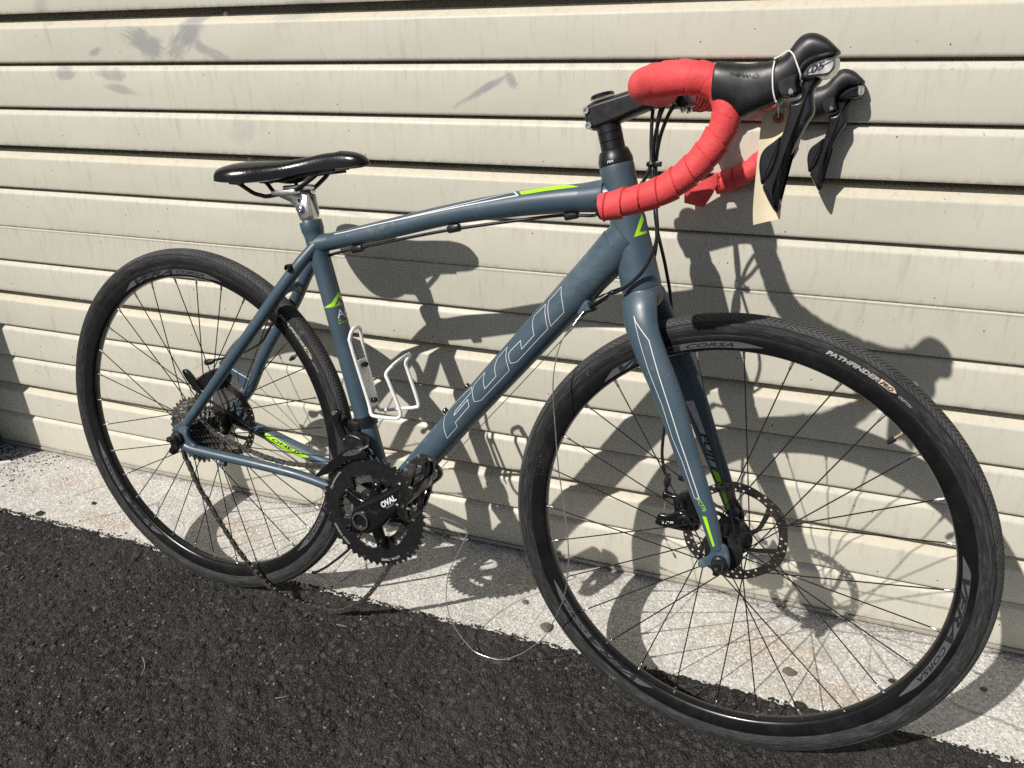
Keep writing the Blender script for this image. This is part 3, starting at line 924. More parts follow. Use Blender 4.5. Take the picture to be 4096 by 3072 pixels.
# bottle bosses on the down tube
for x, z in ((.5676, .1703), (.5281, .1214)):
    g = G(); g.lathe([(.0050, 0), (.0050, .0075), (.0042, .0085), (.0022, .0085), (.0022, .007)], 16, (x + .002, 0, z - .001), (-.779, 0, .627)); part('bottle_bolt', g, 'black_gloss', frame)
# cable stop below the down tube with its two adjusters
g = G(); g.pillow(spl([(.748, .318), (.760, .340), (.772, .334), (.776, .324), (.764, .318), (.757, .312)], 4, True), -.010, .012, .006, 3); part('cable_stop', g, 'paint', frame)
for y in (-.022, .004):
    g = G(); ax = unit((.79, 0, .613)); g.lathe([(.0032, 0), (.0052, .001), (.0050, .006), (.0056, .007), (.0054, .020), (.0036, .023), (.0034, .034), (.0028, .035)], 12, (.768, y, .331), ax)
    part('barrel_adjuster', g, 'black_satin', frame)
for x, z in ((.3606, .3755), (.5372, .4225), (.7259, .4555)):
    g = G(); g.box((x, 0, z), (.022, .013, .012), Matrix.Rotation(-.24, 3, 'Y'), .0035); part('cable_guide', g, 'black_satin', frame)

# decals laid on the tubes
def surf_frame(p, P, R):
    p = np3(p); best = None
    for a, b, ra, rb in zip(P[:-1], P[1:], R[:-1], R[1:]):
        ab = b - a; t = np.clip(np.dot(p - a, ab) / np.dot(ab, ab), 0, 1)
        q = a + ab * t; d = np.linalg.norm(p - q)
        if best is None or d < best[0]:
            best = (d, q, ra + (rb - ra) * t)
    n = unit(p - best[1])
    return best[1] + n * (best[2] + .00045), n
def line_decal(g, pts, P, R, w=.0011, closed=True, sub=7):
    pts = np3(pts); out = []
    if closed: pts = np.vstack([pts, pts[:1]]) if np.linalg.norm(pts[0] - pts[-1]) > 1e-5 else pts
    for a, b in zip(pts[:-1], pts[1:]):
        q = [surf_frame(a + (b - a) * t, P, R) for t in np.linspace(0, 1, sub)]
        V = []
        t0 = unit(q[-1][0] - q[0][0])
        for i, (c, n) in enumerate(q):
            s = unit(np.cross(n, t0)) * w / 2
            e = t0 * (w / 2) * (-1 if i == 0 else 1 if i == len(q) - 1 else 0)
            V += [c + s + e, c - s + e]
        g.add(V, [(2 * i, 2 * i + 1, 2 * i + 3, 2 * i + 2) for i in range(len(q) - 1)])
def fill_decal(g, A, B, P, R, sub=10):
    """quad strip between two polylines on a tube"""
    A, B = np3(A), np3(B)
    ts = np.linspace(0, 1, sub)
    def at(L, t):
        k = t * (len(L) - 1); i = min(int(k), len(L) - 2); return L[i] + (L[i + 1] - L[i]) * (k - i)
    V = []; m = 5
    for t in ts:
        for s in np.linspace(0, 1, m):
            V.append(surf_frame(at(A, t) * (1 - s) + at(B, t) * s, P, R)[0])
    g.add(V, [(i * m + j, i * m + j + 1, (i + 1) * m + j + 1, (i + 1) * m + j) for i in range(sub - 1) for j in range(m - 1)])

LET = {
 'F': [(.5423, -.0224, .0855), (.5603, -.0229, .1090), (.5576, -.0243, .1167), (.5819, -.0247, .1485), (.5785, -.0231, .1585), (.5543, -.0230, .1272), (.5559, -.0216, .1344), (.5829, -.0213, .1705), (.5831, -.0173, .1789), (.5565, -.0122, .1511), (.5390, -.0115, .1294), (.5343, -.0143, .1206), (.5347, -.0206, .1098), (.5369, -.0234, .1013)],
 'U': [(.6051, -.0177, .2063), (.5877, -.0175, .1843), (.5857, -.0211, .1746), (.5881, -.0243, .1647), (.5909, -.0248, .1577), (.5957, -.0245, .1588), (.6026, -.0238, .1622), (.6485, -.0243, .2177), (.6418, -.0234, .2409), (.6414, -.0181, .2521), (.6256, -.0181, .2319), (.6235, -.0224, .2199), (.6247, -.0245, .2133), (.6273, -.0255, .2057), (.6086, -.0252, .1818), (.6046, -.0225, .1949)],
 'J': [(.7007, -.0192, .3264), (.6829, -.0178, .3058), (.6824, -.0221, .2970), (.6848, -.0256, .2877), (.6874, -.0265, .2792), (.6683, -.0262, .2550), (.6655, -.0245, .2675), (.6492, -.0237, .2491), (.6463, -.0242, .2435), (.6484, -.0258, .2352), (.6509, -.0257, .2302), (.6576, -.0250, .2319), (.6615, -.0246, .2341), (.7082, -.0253, .2915), (.7042, -.0265, .3074), (.7015, -.0234, .3184)],
 'I': [(.7240, -.0199, .3551), (.7056, -.0197, .3318), (.7060, -.0240, .3224), (.7085, -.0267, .3114), (.7124, -.0252, .2959), (.7317, -.0253, .3190), (.7294, -.0272, .3324)]}
for k, pts in LET.items():
    g = G(); line_decal(g, pts, DTf, DTr, .0009); part('letter_outline', g, 'white_decal', frame)
    g = G(); line_decal(g, [(x, -y, z) for x, y, z in pts], DTf, DTr, .0009); part('letter_outline', g, 'white_decal', frame)
ttA = [(.3236, -.0104, .3979), (.3776, -.0116, .4118), (.4471, -.0118, .4311), (.5130, -.0118, .4492), (.5756, -.0113, .4657), (.6371, -.0059, .4828), (.6470, -.0142, .4790), (.5973, -.0142, .4676), (.5351, -.0133, .4528), (.4700, -.0128, .4362), (.4010, -.0115, .4186), (.3411, -.0111, .4022)]
g = G(); line_decal(g, ttA[:6], TTf, TTr, .0014, False); line_decal(g, ttA[5:] + ttA[:1], TTf, TTr, .0020, False); part('pinstripe', g, 'white_decal', frame)
g = G(); fill_decal(g, [(.6459, -.0073, .4841), (.6810, -.0049, .4916), (.7108, -.0016, .4972), (.7389, -.0132, .4960)], [(.6524, -.0140, .4804), (.6740, -.0140, .4846), (.6941, -.0138, .4887), (.7389, -.0132, .4960)], TTf, TTr, 14); part('stripe_decal', g, 'green', frame)
g = G()
fill_decal(g, [(.3001, -.0137, .2731), (.3159, -.0144, .2832), (.3190, -.0010, .3011)], [(.3001, -.0137, .2728), (.3193, -.0130, .2770), (.3213, -.0030, .2922)], ST_P, ST_R, 14)
fill_decal(g, [(.3190, -.0010, .3011), (.3215, .0080, .2900)], [(.3213, -.0030, .2922), (.3225, .0060, .2840)], ST_P, ST_R, 6)
part('chevron_decal', g, 'green', frame)
def st_text(g, s, z0, phi0, size, shear=0., sx=1.):
    """lettering wrapped round the seat tube; phi from the bike's right (-y) towards the front"""
    V, F = text2d(s, size, shear, 0, sx)
    axis = unit(ST_P[0] - ST_P[1]); fr = unit(np.cross(axis, (0, -1, 0))); fr = fr if fr[0] > 0 else -fr
    out = []
    t0 = (z0 - ST_P[1][2]) / axis[2]
    for u, v in V:
        ph = phi0 + u / .0172; n = np.array([0, -1., 0]) * math.cos(ph) + fr * math.sin(ph)
        out.append(ST_P[1] + axis * (t0 + v) + n * .01755)
    g.add(out, F)
g = G(); st_text(g, 'A6-SL', .2545, .72, .021)
part('lettering', g, 'white_decal', frame)
for tx, tz, tp, ts in (('SINCE 1899', .2735, .68, .006), ('SL', .2495, .70, .0055), ('BUTTED ALUMINUM', .2450, .70, .0045)):
    g = G(); st_text(g, tx, tz, tp, ts); part('lettering', g, 'green', frame)
g = G(); fill_decal(g, [(.3250, -.0105, .2800), (.3262, -.0050, .2880)], [(.3262, -.0020, .2795), (.3262, -.0050, .2880)], ST_P, ST_R, 6); part('peak_decal', g, 'pale_decal', frame)
# green flash with lettering on the inner face of the left chainstay
CLp, CLr = finer(np3(csL), [.009, .011, .0125, .0130, .0120, .011, .011], 6)
g = G(); fill_decal(g, [(.105, .040, -.004), (.140, .036, -.012), (.185, .032, -.024), (.222, .028, -.030)], [(.112, .040, -.018), (.145, .036, -.030), (.185, .032, -.040), (.222, .028, -.032)], CLp, CLr, 16); part('flash_decal', g, 'green', frame)
V, F = text2d('ONE.0', 1.0, .2, .02)
V = V * np.array([.070 / V[:, 0].max(), .012])
g = G()
for u, v in V:
    x = .128 + u; z = -.0185 - u * .20 + v * .85
    p, n = surf_frame((x, .034 - (x - .13) * .1, z), CLp, [r + .0004 for r in CLr]); g.v.append(tuple(p))
g.f = F; g.mi = [0] * len(F); part('lettering', g, 'ink', frame)

HTf = np3([HT_A + u_ht * a for a in hh])
g = G()
fill_decal(g, [(.8294, -.0088, .4655), (.8286, -.0159, .4557), (.8254, -.0237, .4347)], [(.8329, -.0071, .4575), (.8324, -.0134, .4505), (.8311, -.0184, .4422)], HTf, hr, 12)
fill_decal(g, [(.8254, -.0237, .4347), (.8335, -.0177, .4376), (.8390, -.0074, .4400)], [(.8311, -.0184, .4422), (.8354, -.0135, .4419), (.8376, -.0084, .4430)], HTf, hr, 12)
fill_decal(g, [(.8294, .0088, .4655), (.8286, .0159, .4557), (.8254, .0237, .4347)], [(.8329, .0071, .4575), (.8324, .0134, .4505), (.8311, .0184, .4422)], HTf, hr, 12)
part('head_badge', g, 'green', frame)

# ------------------------------------------------------------------ saddle and seatpost
saddle = pempty('saddle')
sx_ = [.104, .108, .116, .130, .155, .185, .215, .245, .275, .305, .333, .357, .372, .380, .3835]
sw_ = [.012, .034, .053, .066, .0695, .062, .048, .035, .026, .0215, .0200, .0185, .0145, .0085, .002]
st_ = [.4830, .4895, .4955, .5000, .5050, .5078, .5098, .5128, .5192, .5262, .5295, .5285, .5245, .5185, .5140]
sl_ = [.4800, .4765, .4745, .4728, .4722, .4735, .4775, .4845, .4920, .4975, .5015, .5048, .5080, .5100, .5120]
T = np.linspace(0, 1, len(sx_)); tt = np.linspace(0, 1, 57)
prof = spl(np.stack([sx_, sw_, st_, sl_], 1), 4)
V = []; n = 26
for x, w, zt, zl in prof:
    for j in range(n + 1):
        a = math.pi * j / n
        c, s = math.cos(a), math.sin(a)
        yy = w * math.copysign(abs(c) ** .82, c)
        zz = zl + (zt - zl) * s ** .62
        ch = max(0, 1 - abs(yy) / (.018 + .0001)) * .0025 * (1 if .13 < x < .33 else 0)
        V.append((x, yy, zz - ch))
    V.append((x, -w * .80, zl - .0008)); V.append((x, -w * .5, zl + .0035)); V.append((x, w * .5, zl + .0035)); V.append((x, w * .80, zl - .0008))
m = n + 5
F = [(i * m + j, i * m + (j + 1) % m, (i + 1) * m + (j + 1) % m, (i + 1) * m + j) for i in range(len(prof) - 1) for j in range(m)]
F += [tuple(range(m)), tuple((len(prof) - 1) * m + j for j in range(m))[::-1]]
g = G(); g.add(V, F); part('cover', g, 'saddle', saddle, 60)
g = G(); g.pillow(spl([(.200, .480), (.230, .484), (.270, .494), (.330, .503), (.320, .4985), (.272, .4865), (.250, .476), (.225, .472), (.205, .474)], 4, True), 0, .017, .008, 3); part('shell', g, 'black_satin', saddle)
for s in (-1, 1):
    P = spl([(.138, s * .036, .4735), (.1521, s * .033, .4686), (.172, s * .026, .4560), (.1851, s * .022, .4523), (.202, s * .022, .4517), (.2484, s * .022, .4626), (.2608, s * .0215, .4665), (.2858, s * .017, .4840), (.3063, s * .012, .4985), (.340, s * .007, .5035)], 6)
    g = G(); g.tube(P, .0036, 12); part('rail', g, 'black_gloss', saddle)
    g = G(); g.box((.148, s * .036, .4715), (.024, .015, .008), None, .003); part('rail_socket', g, 'black_satin', saddle)

post = pempty('seatpost')
g = G(); a = unit(ST_P[0] - ST_P[1])
g.tube([ST_P[0] - a * .06, ST_P[0] + a * .004, ST_P[0] + a * .012, ST_P[0] + a * .030, ST_P[0] + a * .044], [(.0137, .0137), (.0137, .0137), (.0137, .0135), (.0105, .0125), (.0095, .0090)], 24, ref=(0, 1, 0))
part('shaft', g, 'alloy', post)
plate = [(.2096, .4601), (.2502, .4616), (.2704, .4571), (.2765, .4265), (.2725, .4172), (.2549, .4159), (.2447, .4375), (.2348, .4443), (.2101, .4518)]
for s in (-1, 1):
    g = G(); g.prism([(x + (.003 if s < 0 else 0), z) for x, z in plate], s * .0108, s * .0150, .0012); part('clamp_plate', g, 'alloy', post)
    g = G(); g.box((.236, s * .0215, .4598), (.048, .0150, .0075), Matrix.Rotation(-.10, 3, 'Y'), .0015); part('rail_clamp', g, 'alloy', post)
g = G(); g.box((.246, 0, .4675), (.044, .030, .009), Matrix.Rotation(-.10, 3, 'Y'), .003); part('clamp_saddle', g, 'alloy', post)
g = G(); g.lathe([(.0072, -.0150), (.0070, -.0165), (.0050, -.0190), (.0024, -.0196), (.0022, -.018)], 18, (.2615, 0, .4337)); part('bolt', g, 'steel', post)
g = G(); g.lathe([(.0034, -.0149), (.0034, -.0154), (.001, -.0154)], 14, (.2580, 0, .4474)); part('bolt_hole', g, 'ink', post)
g = G(); g.lathe([(.0032, .462), (.0032, .4755), (.0026, .4765)], 12, (.2415, 0, 0), (0, 0, 1)); part('bolt', g, 'black_gloss', post)

# ------------------------------------------------------------------ fork
fork = pempty('fork', True)
AX = unit((-.2915, 0, .9566))
CRN = np3((-.1645, 0, .3622))                      # lower end of head tube, in steering space
g = G()
g.tube([CRN + AX * .0005, CRN - AX * .003, CRN - AX * .012, CRN - AX * .022, CRN - AX * .028], [(.0272, .0280), (.0284, .0284), (.0320, .0284), (.0330, .0260), (.0280, .0200)], 32, ref=(0, 1, 0))
part('crown', g, 'paint', fork)
BLD = [(-.1610, .020, .3520), (-.1560, .030, .3380), (-.1475, .0395, .3150), (-.1306, .0455, .2830), (-.0970, .0510, .2226), (-.0600, .0540, .1400), (-.0260, .0555, .0675), (-.0100, .0560, .0280), (-.0055, .0560, .0160)]
BW = [(.015, .0255), (.015, .0250), (.0135, .0235), (.0120, .0225), (.0105, .0200), (.0095, .0168), (.0085, .0132), (.0078, .0098), (.0065, .0085)]
for s in (-1, 1):
    pts = np3([(x, s * y, z) for x, y, z in BLD]); P = spl(pts, 6)
    t = np.linspace(0, len(pts) - 1, len(P)); R = np.stack([np.interp(t, range(len(pts)), [b[k] for b in BW]) for k in (0, 1)], 1)
    g = G(); g.tube(P, R, 24, ref=(0, 1, 0)); part('blade', g, 'paint', fork)
    d = spl([(-.016, .026), (.004, .026), (.012, .012), (.014, -.004), (.010, -.012), (.000, -.013), (-.012, -.011), (-.022, -.018), (-.029, -.016), (-.029, -.008), (-.018, .002), (-.014, .012)], 4, True)
    g = G(); g.pillow(d, s * .0560, .0045, .0022, 3); part('dropout', g, 'paint', fork)
from mathutils.bvhtree import BVHTree
BVH = {}
for s in (-1, 1):
    pts = np3([(x, s * y, z) for x, y, z in BLD]); P = spl(pts, 6)
    t = np.linspace(0, len(pts) - 1, len(P)); R = np.stack([np.interp(t, range(len(pts)), [b[k] for b in BW]) for k in (0, 1)], 1)
    g = G(); g.tube(P, R, 24, ref=(0, 1, 0)); BVH[s] = BVHTree.FromPolygons(g.v, g.f)
def blade_x(z, which):       # blade centre / half chord at height z
    zs = [b[2] for b in BLD][::-1]
    if which == 'x': return np.interp(z, zs, [b[0] for b in BLD][::-1])
    if which == 'y': return np.interp(z, zs, [b[1] for b in BLD][::-1])
    if which == 'h': return np.interp(z, zs, [b[1] for b in BW][::-1])
    return np.interp(z, zs, [b[0] for b in BW][::-1])
def on_blade(x, z, s, lift=.0004):
    """y on the outer (s=-1: bike's right, facing out) or inner face of a blade"""
    side, face = s
    hit = BVH[side].ray_cast(Vector((x, -.2, z)), Vector((0, 1, 0)))
    if hit[0] is not None: return hit[0].y - lift
    k = np.clip((x - blade_x(z, 'x')) / max(blade_x(z, 'h') * 1.02, 1e-4), -.97, .97)
    return side * blade_x(z, 'y') + face * (blade_x(z, 'd') * math.sqrt(1 - k * k) + lift)
def blade_line(g, pts, w, s):
    for (x0, z0), (x1, z1) in zip(pts[:-1], pts[1:]):
        L = math.hypot(x1 - x0, z1 - z0); nx, nz = -(z1 - z0) / L * w / 2, (x1 - x0) / L * w / 2
        k = max(2, int(L / .006)); V = []
        for i in range(k + 1):
            t = i / k; x, z = x0 + (x1 - x0) * t, z0 + (z1 - z0) * t
            V += [(x + nx, on_blade(x + nx, z + nz, s), z + nz), (x - nx, on_blade(x - nx, z - nz, s), z - nz)]
        g.add(V, [(2 * i, 2 * i + 1, 2 * i + 3, 2 * i + 2) for i in range(k)])
def blade_fill(g, L, Rr, s, k=10):
    L, Rr = np3(L), np3(Rr); V = []; m = 6
    for i in range(k + 1):
        t = i / k * (len(L) - 1); j = min(int(t), len(L) - 2); fr = t - j
        a = L[j] + (L[j + 1] - L[j]) * fr; b = Rr[j] + (Rr[j + 1] - Rr[j]) * fr
        for q in np.linspace(0, 1, m):
            x, z = a + (b - a) * q; V.append((x, on_blade(x, z, s), z))
    g.add(V, [(i * m + j, i * m + j + 1, (i + 1) * m + j + 1, (i + 1) * m + j) for i in range(k) for j in range(m - 1)])
OUT = (-1, -1)
g = G(); blade_line(g, [(-.1578, .3314), (-.1460, .3025), (-.1280, .2618), (-.1026, .2137), (-.0840, .1706), (-.0665, .1395), (-.0440, .0895), (-.0376, .0912)], .0008, OUT)
blade_line(g, [(-.1578, .3314), (-.1544, .3252), (-.1316, .3023), (-.1133, .2594), (-.0932, .2155), (-.0746, .1726), (-.0600, .1410), (-.0376, .0912)], .0013, OUT); part('pinstripe', g, 'white_decal', fork)
g = G(); blade_fill(g, [(-.0305, .0655), (-.0110, .0222)], [(-.0250, .0662), (-.0085, .0250)], OUT); part('stripe_decal', g, 'green', fork)
g = G(); V, F = text2d('FC770', 1.0); V = V * np.array([.0190 / V[:, 0].max(), .0078])
d = unit((.0108, -.0155)); nn = np.array([-d[1], d[0]])
for u, v in V:
    x, z = np.array([-.0405, .0885]) + d * u + nn * (v - .0005); g.v.append((x, on_blade(x, z, OUT), z))
g.f = list(F); g.mi = [0] * len(F); part('lettering', g, 'green', fork)
INN = (1, -1)      # inner face of the far blade, which looks at the camera
g = G(); blade_fill(g, [(-.0960, .1914), (-.0706, .1500), (-.0484, .0965)], [(-.0830, .1950), (-.0595, .1440), (-.0379, .0945)], INN); part('label_decal', g, 'silver_decal', fork)
g = G(); blade_fill(g, [(-.0450, .0895), (-.0352, .0711)], [(-.0345, .0873), (-.0277, .0720)], INN); blade_fill(g, [(-.0300, .0600), (-.0151, .0305)], [(-.0225, .0610), (-.0101, .0309)], INN); part('stripe_decal', g, 'green', fork)
g = G(); V, F = text2d('FUJI', 1.0, .25, .03); V = V * np.array([.050 / V[:, 0].max(), .0105])
d = unit((.0210, -.0480)); nn = np.array([-d[1], d[0]])
for u, v in V:
    x, z = np.array([-.0690, .1455]) + d * u + nn * (v + .0008); g.v.append((x, on_blade(x, z, INN, .0007), z))
g.f = list(F); g.mi = [0] * len(F); part('lettering', g, 'ink', fork)

# ------------------------------------------------------------------ headset, stem, handlebar
HT_TOP = np3((-.2151, 0, .5282))
headset = pempty('headset', True)
g = G(); g.lathe([(.0236, .0006), (.0240, .003), (.0240, .007), (.0205, .0185), (.0185, .0205), (.0170, .0205)], 32, HT_TOP, AX); part('bearing_cover', g, 'black_satin', headset)
for i in range(3):
    g = G(); h0 = .0207 + i * .0112; g.lathe([(.0160, h0), (.0168, h0 + .0006), (.0168, h0 + .0104), (.0160, h0 + .0110)], 28, HT_TOP, AX); part('spacer', g, 'black_satin', headset)
g = G(); V, F = text2d('FSA', 1.0, .3, .03); V = V * np.array([.009 / V[:, 0].max(), .0042])
for u, v in V:
    ph = -1.75 + u / .024; h = .0035 + v
    a1 = unit(np.cross(AX, (0, 1, 0))); n = np.array([0, 1., 0]) * math.sin(ph) + a1 * math.cos(ph) * (1 if a1[0] > 0 else -1)
    g.v.append(tuple(HT_TOP + AX * h + n * .02435))
g.f = list(F); g.mi = [0] * len(F); part('lettering', g, 'white_decal', headset)

stem = pempty('stem', True)
sp = spl([(-.2645, .6005), (-.2570, .6075), (-.2480, .6110), (-.2050, .6240), (-.1650, .6365), (-.1400, .6410), (-.1280, .6340), (-.1250, .6210), (-.1300, .6060), (-.1420, .6010), (-.1600, .6025), (-.1800, .5965), (-.2120, .5830), (-.2350, .5740), (-.2480, .5712), (-.2580, .5750), (-.2630, .5880)], 4, True)
g = G(); g.pillow(sp, 0, .0175, .008, 5); part('stem_body', g, 'black_satin', stem)
g = G(); g.lathe([(.0165, 0), (.0165, .0035), (.0150, .0050), (.0040, .0055), (.0035, .0040), (.0008, .004)], 28, HT_TOP + AX * .0905, AX); part('top_cap', g, 'black_gloss', stem)
for x, z in ((-.2575, .5975), (-.2525, .5782)):
    g = G(); g.lathe([(.0048, -.012), (.0050, -.0195), (.0042, -.0205), (.0026, -.0205), (.0025, -.0180), (.0004, -.018)], 16, (x, 0, z)); part('pinch_bolt', g, 'steel', stem)
for y in (-.0135, .0135):
    g = G(); g.lathe([(.0030, -.004), (.0040, .0), (.0042, .005), (.0034, .0056)], 14, (-.1265, y, .603), (.5, 0, -.86)); part('faceplate_bolt', g, 'steel', stem)
g = G(); g.box((-.1290, 0, .6210), (.018, .040, .036), Matrix.Rotation(-.3, 3, 'Y'), .005); part('faceplate', g, 'black_satin', stem)

bars = pempty('handlebar', True)
BAR = [(-.1440, 0, .6200), (-.1440, .045, .6200), (-.1445, .085, .6200), (-.1445, .118, .6205), (-.1360, .150, .6225), (-.1110, .178, .6250), (-.0800, .195, .6268), (-.0520, .2005, .6240), (-.0355, .2030, .6125), (-.0290, .2055, .5940), (-.0326, .2070, .5735), (-.0456, .2080, .5506), (-.0583, .2090, .5356), (-.0772, .2100, .5190), (-.0989, .2110, .5069), (-.1298, .2120, .4963), (-.1545, .2130, .4893)]
g = G(); g.tube([(-.144, -.07, .62), (-.144, .07, .62)], .0155, 20); part('bar', g, 'black_satin', bars)
def tape_fun(seed):
    r_ = np.random.default_rng(seed); off = r_.uniform(0, 1); amp = r_.uniform(.07, .13, 64)
    def f(s, ph):
        k = s / .0205 + ph + off; i = int(k); fr = k - i
        return 1.0 + amp[i % 64] * (1 - fr) - .03 + .02 * math.sin(ph * 12.6 + i * 2.1) - (.028 if fr > .94 else 0)
    return f
for s in (-1, 1):
    pts = np3([(x, s * y, z) for x, y, z in BAR]); P = spl(pts, 40)
    t = np.linspace(0, len(pts) - 1, len(P))
    R = np.interp(t, range(len(pts)), [.0165, .0165, .0172, .0176, .0180, .0180, .0176, .0165, .0152, .0148, .0150, .0153, .0155, .0155, .0155, .0154, .0152])
    a = 40
    b = len(P) if s < 0 else len(P) - 50
    g = G(); g.tube(P[a:b], R[a:b], 36, rfun=tape_fun(3 if s < 0 else 8)); part('bar_tape', g, 'tape', bars, 32)
    if s < 0:
        d = unit(P[-1] - P[-8]); g = G(); g.lathe([(.0132, -.004), (.0140, .0), (.0132, .0035), (.0080, .0050)], 20, P[-1], d); part('bar_plug', g, 'black_satin', bars)
# loose end of tape on the far drop
g = G(); V = []
fl = np3([(-.1175, .192, .5155), (-.1300, .184, .5080), (-.1580, .181, .4915), (-.1655, .190, .4860)])
fl2 = np3([(-.1165, .192, .4990), (-.1215, .184, .4820), (-.1310, .181, .4640), (-.1640, .190, .4680)])
for p, q in zip(fl, fl2):
    for k in np.linspace(0, 1, 5): V.append(p + (q - p) * k)
m = 5; F = [(i * m + j, i * m + j + 1, (i + 1) * m + j + 1, (i + 1) * m + j) for i in range(len(fl) - 1) for j in range(m - 1)]
n0 = len(V); V2 = [np3(v) + np.array([.001, .0022, .001]) for v in V]
edge_l = [(i * m, (i + 1) * m, n0 + (i + 1) * m, n0 + i * m) for i in range(len(fl) - 1)] + [(i * m + m - 1, n0 + i * m + m - 1, n0 + (i + 1) * m + m - 1, (i + 1) * m + m - 1) for i in range(len(fl) - 1)]
edge_l += [((len(fl) - 1) * m + j, (len(fl) - 1) * m + j + 1, n0 + (len(fl) - 1) * m + j + 1, n0 + (len(fl) - 1) * m + j) for j in range(m - 1)]
g.add(V + V2, F + [tuple(n0 + i for i in f[::-1]) for f in F] + edge_l); part('tape_end', g, 'tape', bars, 30, label='loose end of red tape unwound from the far drop')

# ------------------------------------------------------------------ shift and brake levers
LEVER = spl([(.0600, .6310), (.0580, .6225), (.0527, .6126), (.0558, .5950), (.0506, .5826), (.0434, .5635), (.0368, .5458), (.0334, .5301), (.0322, .5169), (.0364, .5052), (.0363, .4985), (.0333, .4968), (.0290, .5000), (.0205, .5126), (.0158, .5231), (.0222, .5354), (.0266, .5533), (.0276, .5701), (.0294, .5776), (.0312, .5923), (.0308, .6024), (.0413, .6080), (.0404, .6240)], 4, True)
MAT['lever'] = simple('satin_charcoal_lever', (.018, .019, .022), .24, .2, var=.2, rvar=.08, dirt=(.09, .09, .09), dirt_amt=(.6, .8), dscale=40)
PADDLE = spl([(.0285, .5715), (.0200, .5655), (.0132, .5597), (.0095, .5525), (.0090, .5430), (.0107, .5346), (.0143, .5234), (.0215, .5330), (.0262, .5500)], 4, True)
for s, nm in ((-1, 'near'), (1, 'far')):
    sh = pempty('shift_lever', True)
    yc = s * .2045
    g = G()
    st9 = spl([(-.0440, .6040, .6400, .0172), (-.0425, .6010, .6418, .0190), (-.0340, .5985, .6408, .0192), (-.0240, .5945, .6398, .0188), (-.0130, .5888, .6394, .0180), (-.0020, .5925, .6402, .0175), (.0090, .5975, .6418, .0172), (.0180, .6020, .6448, .0170), (.0245, .6060, .6505, .0168), (.0300, .6100, .6592, .0166), (.0350, .6180, .6640, .0165), (.0410, .6330, .6658, .0163), (.0480, .6395, .6652, .0160), (.0560, .6420, .6618, .0156), (.0630, .6442, .6565, .0148), (.0680, .6458, .6520, .0125), (.0705, .6468, .6498, .0075)], 5)
    V = []; nn_ = 28
    for x, zl, zh, w in st9:
        for j in range(nn_):
            a = 2 * math.pi * j / nn_; c_, s_ = math.cos(a), math.sin(a)
            V.append((x, yc + w * math.copysign(abs(c_) ** .80, c_), (zl + zh) / 2 + (zh - zl) / 2 * math.copysign(abs(s_) ** .80, s_)))
    m_ = len(st9)
    g.add(V, [(i * nn_ + j, i * nn_ + (j + 1) % nn_, (i + 1) * nn_ + (j + 1) % nn_, (i + 1) * nn_ + j) for i in range(m_ - 1) for j in range(nn_)] + [tuple(range(nn_)), tuple((m_ - 1) * nn_ + j for j in range(nn_))])
    part('hood', g, 'black_rubber', sh, 60)
    g = G(); g.pillow(spl([(.0170, .6225), (.0290, .6285), (.0380, .6310), (.0390, .6200), (.0412, .6120), (.0340, .6070), (.0215, .6085)], 4, True), yc, .0174, .0035, 3); part('bracket', g, 'black_satin', sh)
    g = G(); g.pillow(spl([(.0560, .6425), (.0690, .6440), (.0716, .6390), (.0712, .6320), (.0656, .6255), (.0520, .6235), (.0405, .6232), (.0395, .6294), (.0460, .6370)], 4, True), yc, .0168, .0045, 5); part('nameplate', g, 'alloy' if s < 0 else 'black_gloss', sh)
    if s > 0:
        g = G(); g.pillow(spl([(.0610, .6440), (.0690, .6440), (.0716, .6390), (.0712, .6320), (.0660, .6270), (.0620, .6300)], 4, True), yc, .0172, .004, 4); part('nameplate_tip', g, 'alloy', sh)
    g = G(); g.pillow(LEVER, yc + s * .001, .0094, .0052, 5); part('lever_blade', g, 'lever', sh, 60)
    g = G(); g.pillow(PADDLE, yc - s * .0015, .0042, .0026, 3); part('shift_paddle', g, 'lever', sh, 60)
    for ss in (-1, 1):
        g = G(); g.lathe([(.0030, .0), (.0030, .0180), (.0022, .0190)], 14, (.0330, yc, .6126), (0, ss, 0)); part('pivot_pin', g, 'steel', sh)
    if s < 0:
        g = G(); plane_text(g, '105', (.0445, .6260), (.0625, .6345), .0062, yc - .01695, .35, .03); part('lettering', g, 'ink', sh)
        g = G(); plane_text(g, 'SHIMANO', (.0468, .6325), (.0580, .6384), .0026, yc - .01695, .3, .01); part('lettering', g, 'ink', sh)
        g = G(); plane_text(g, 'SHIMANO', (-.0275, .6262), (.0010, .6243), .0040, yc - .0180, .2, .0); part('embossed_lettering', g, 'black_satin', sh)

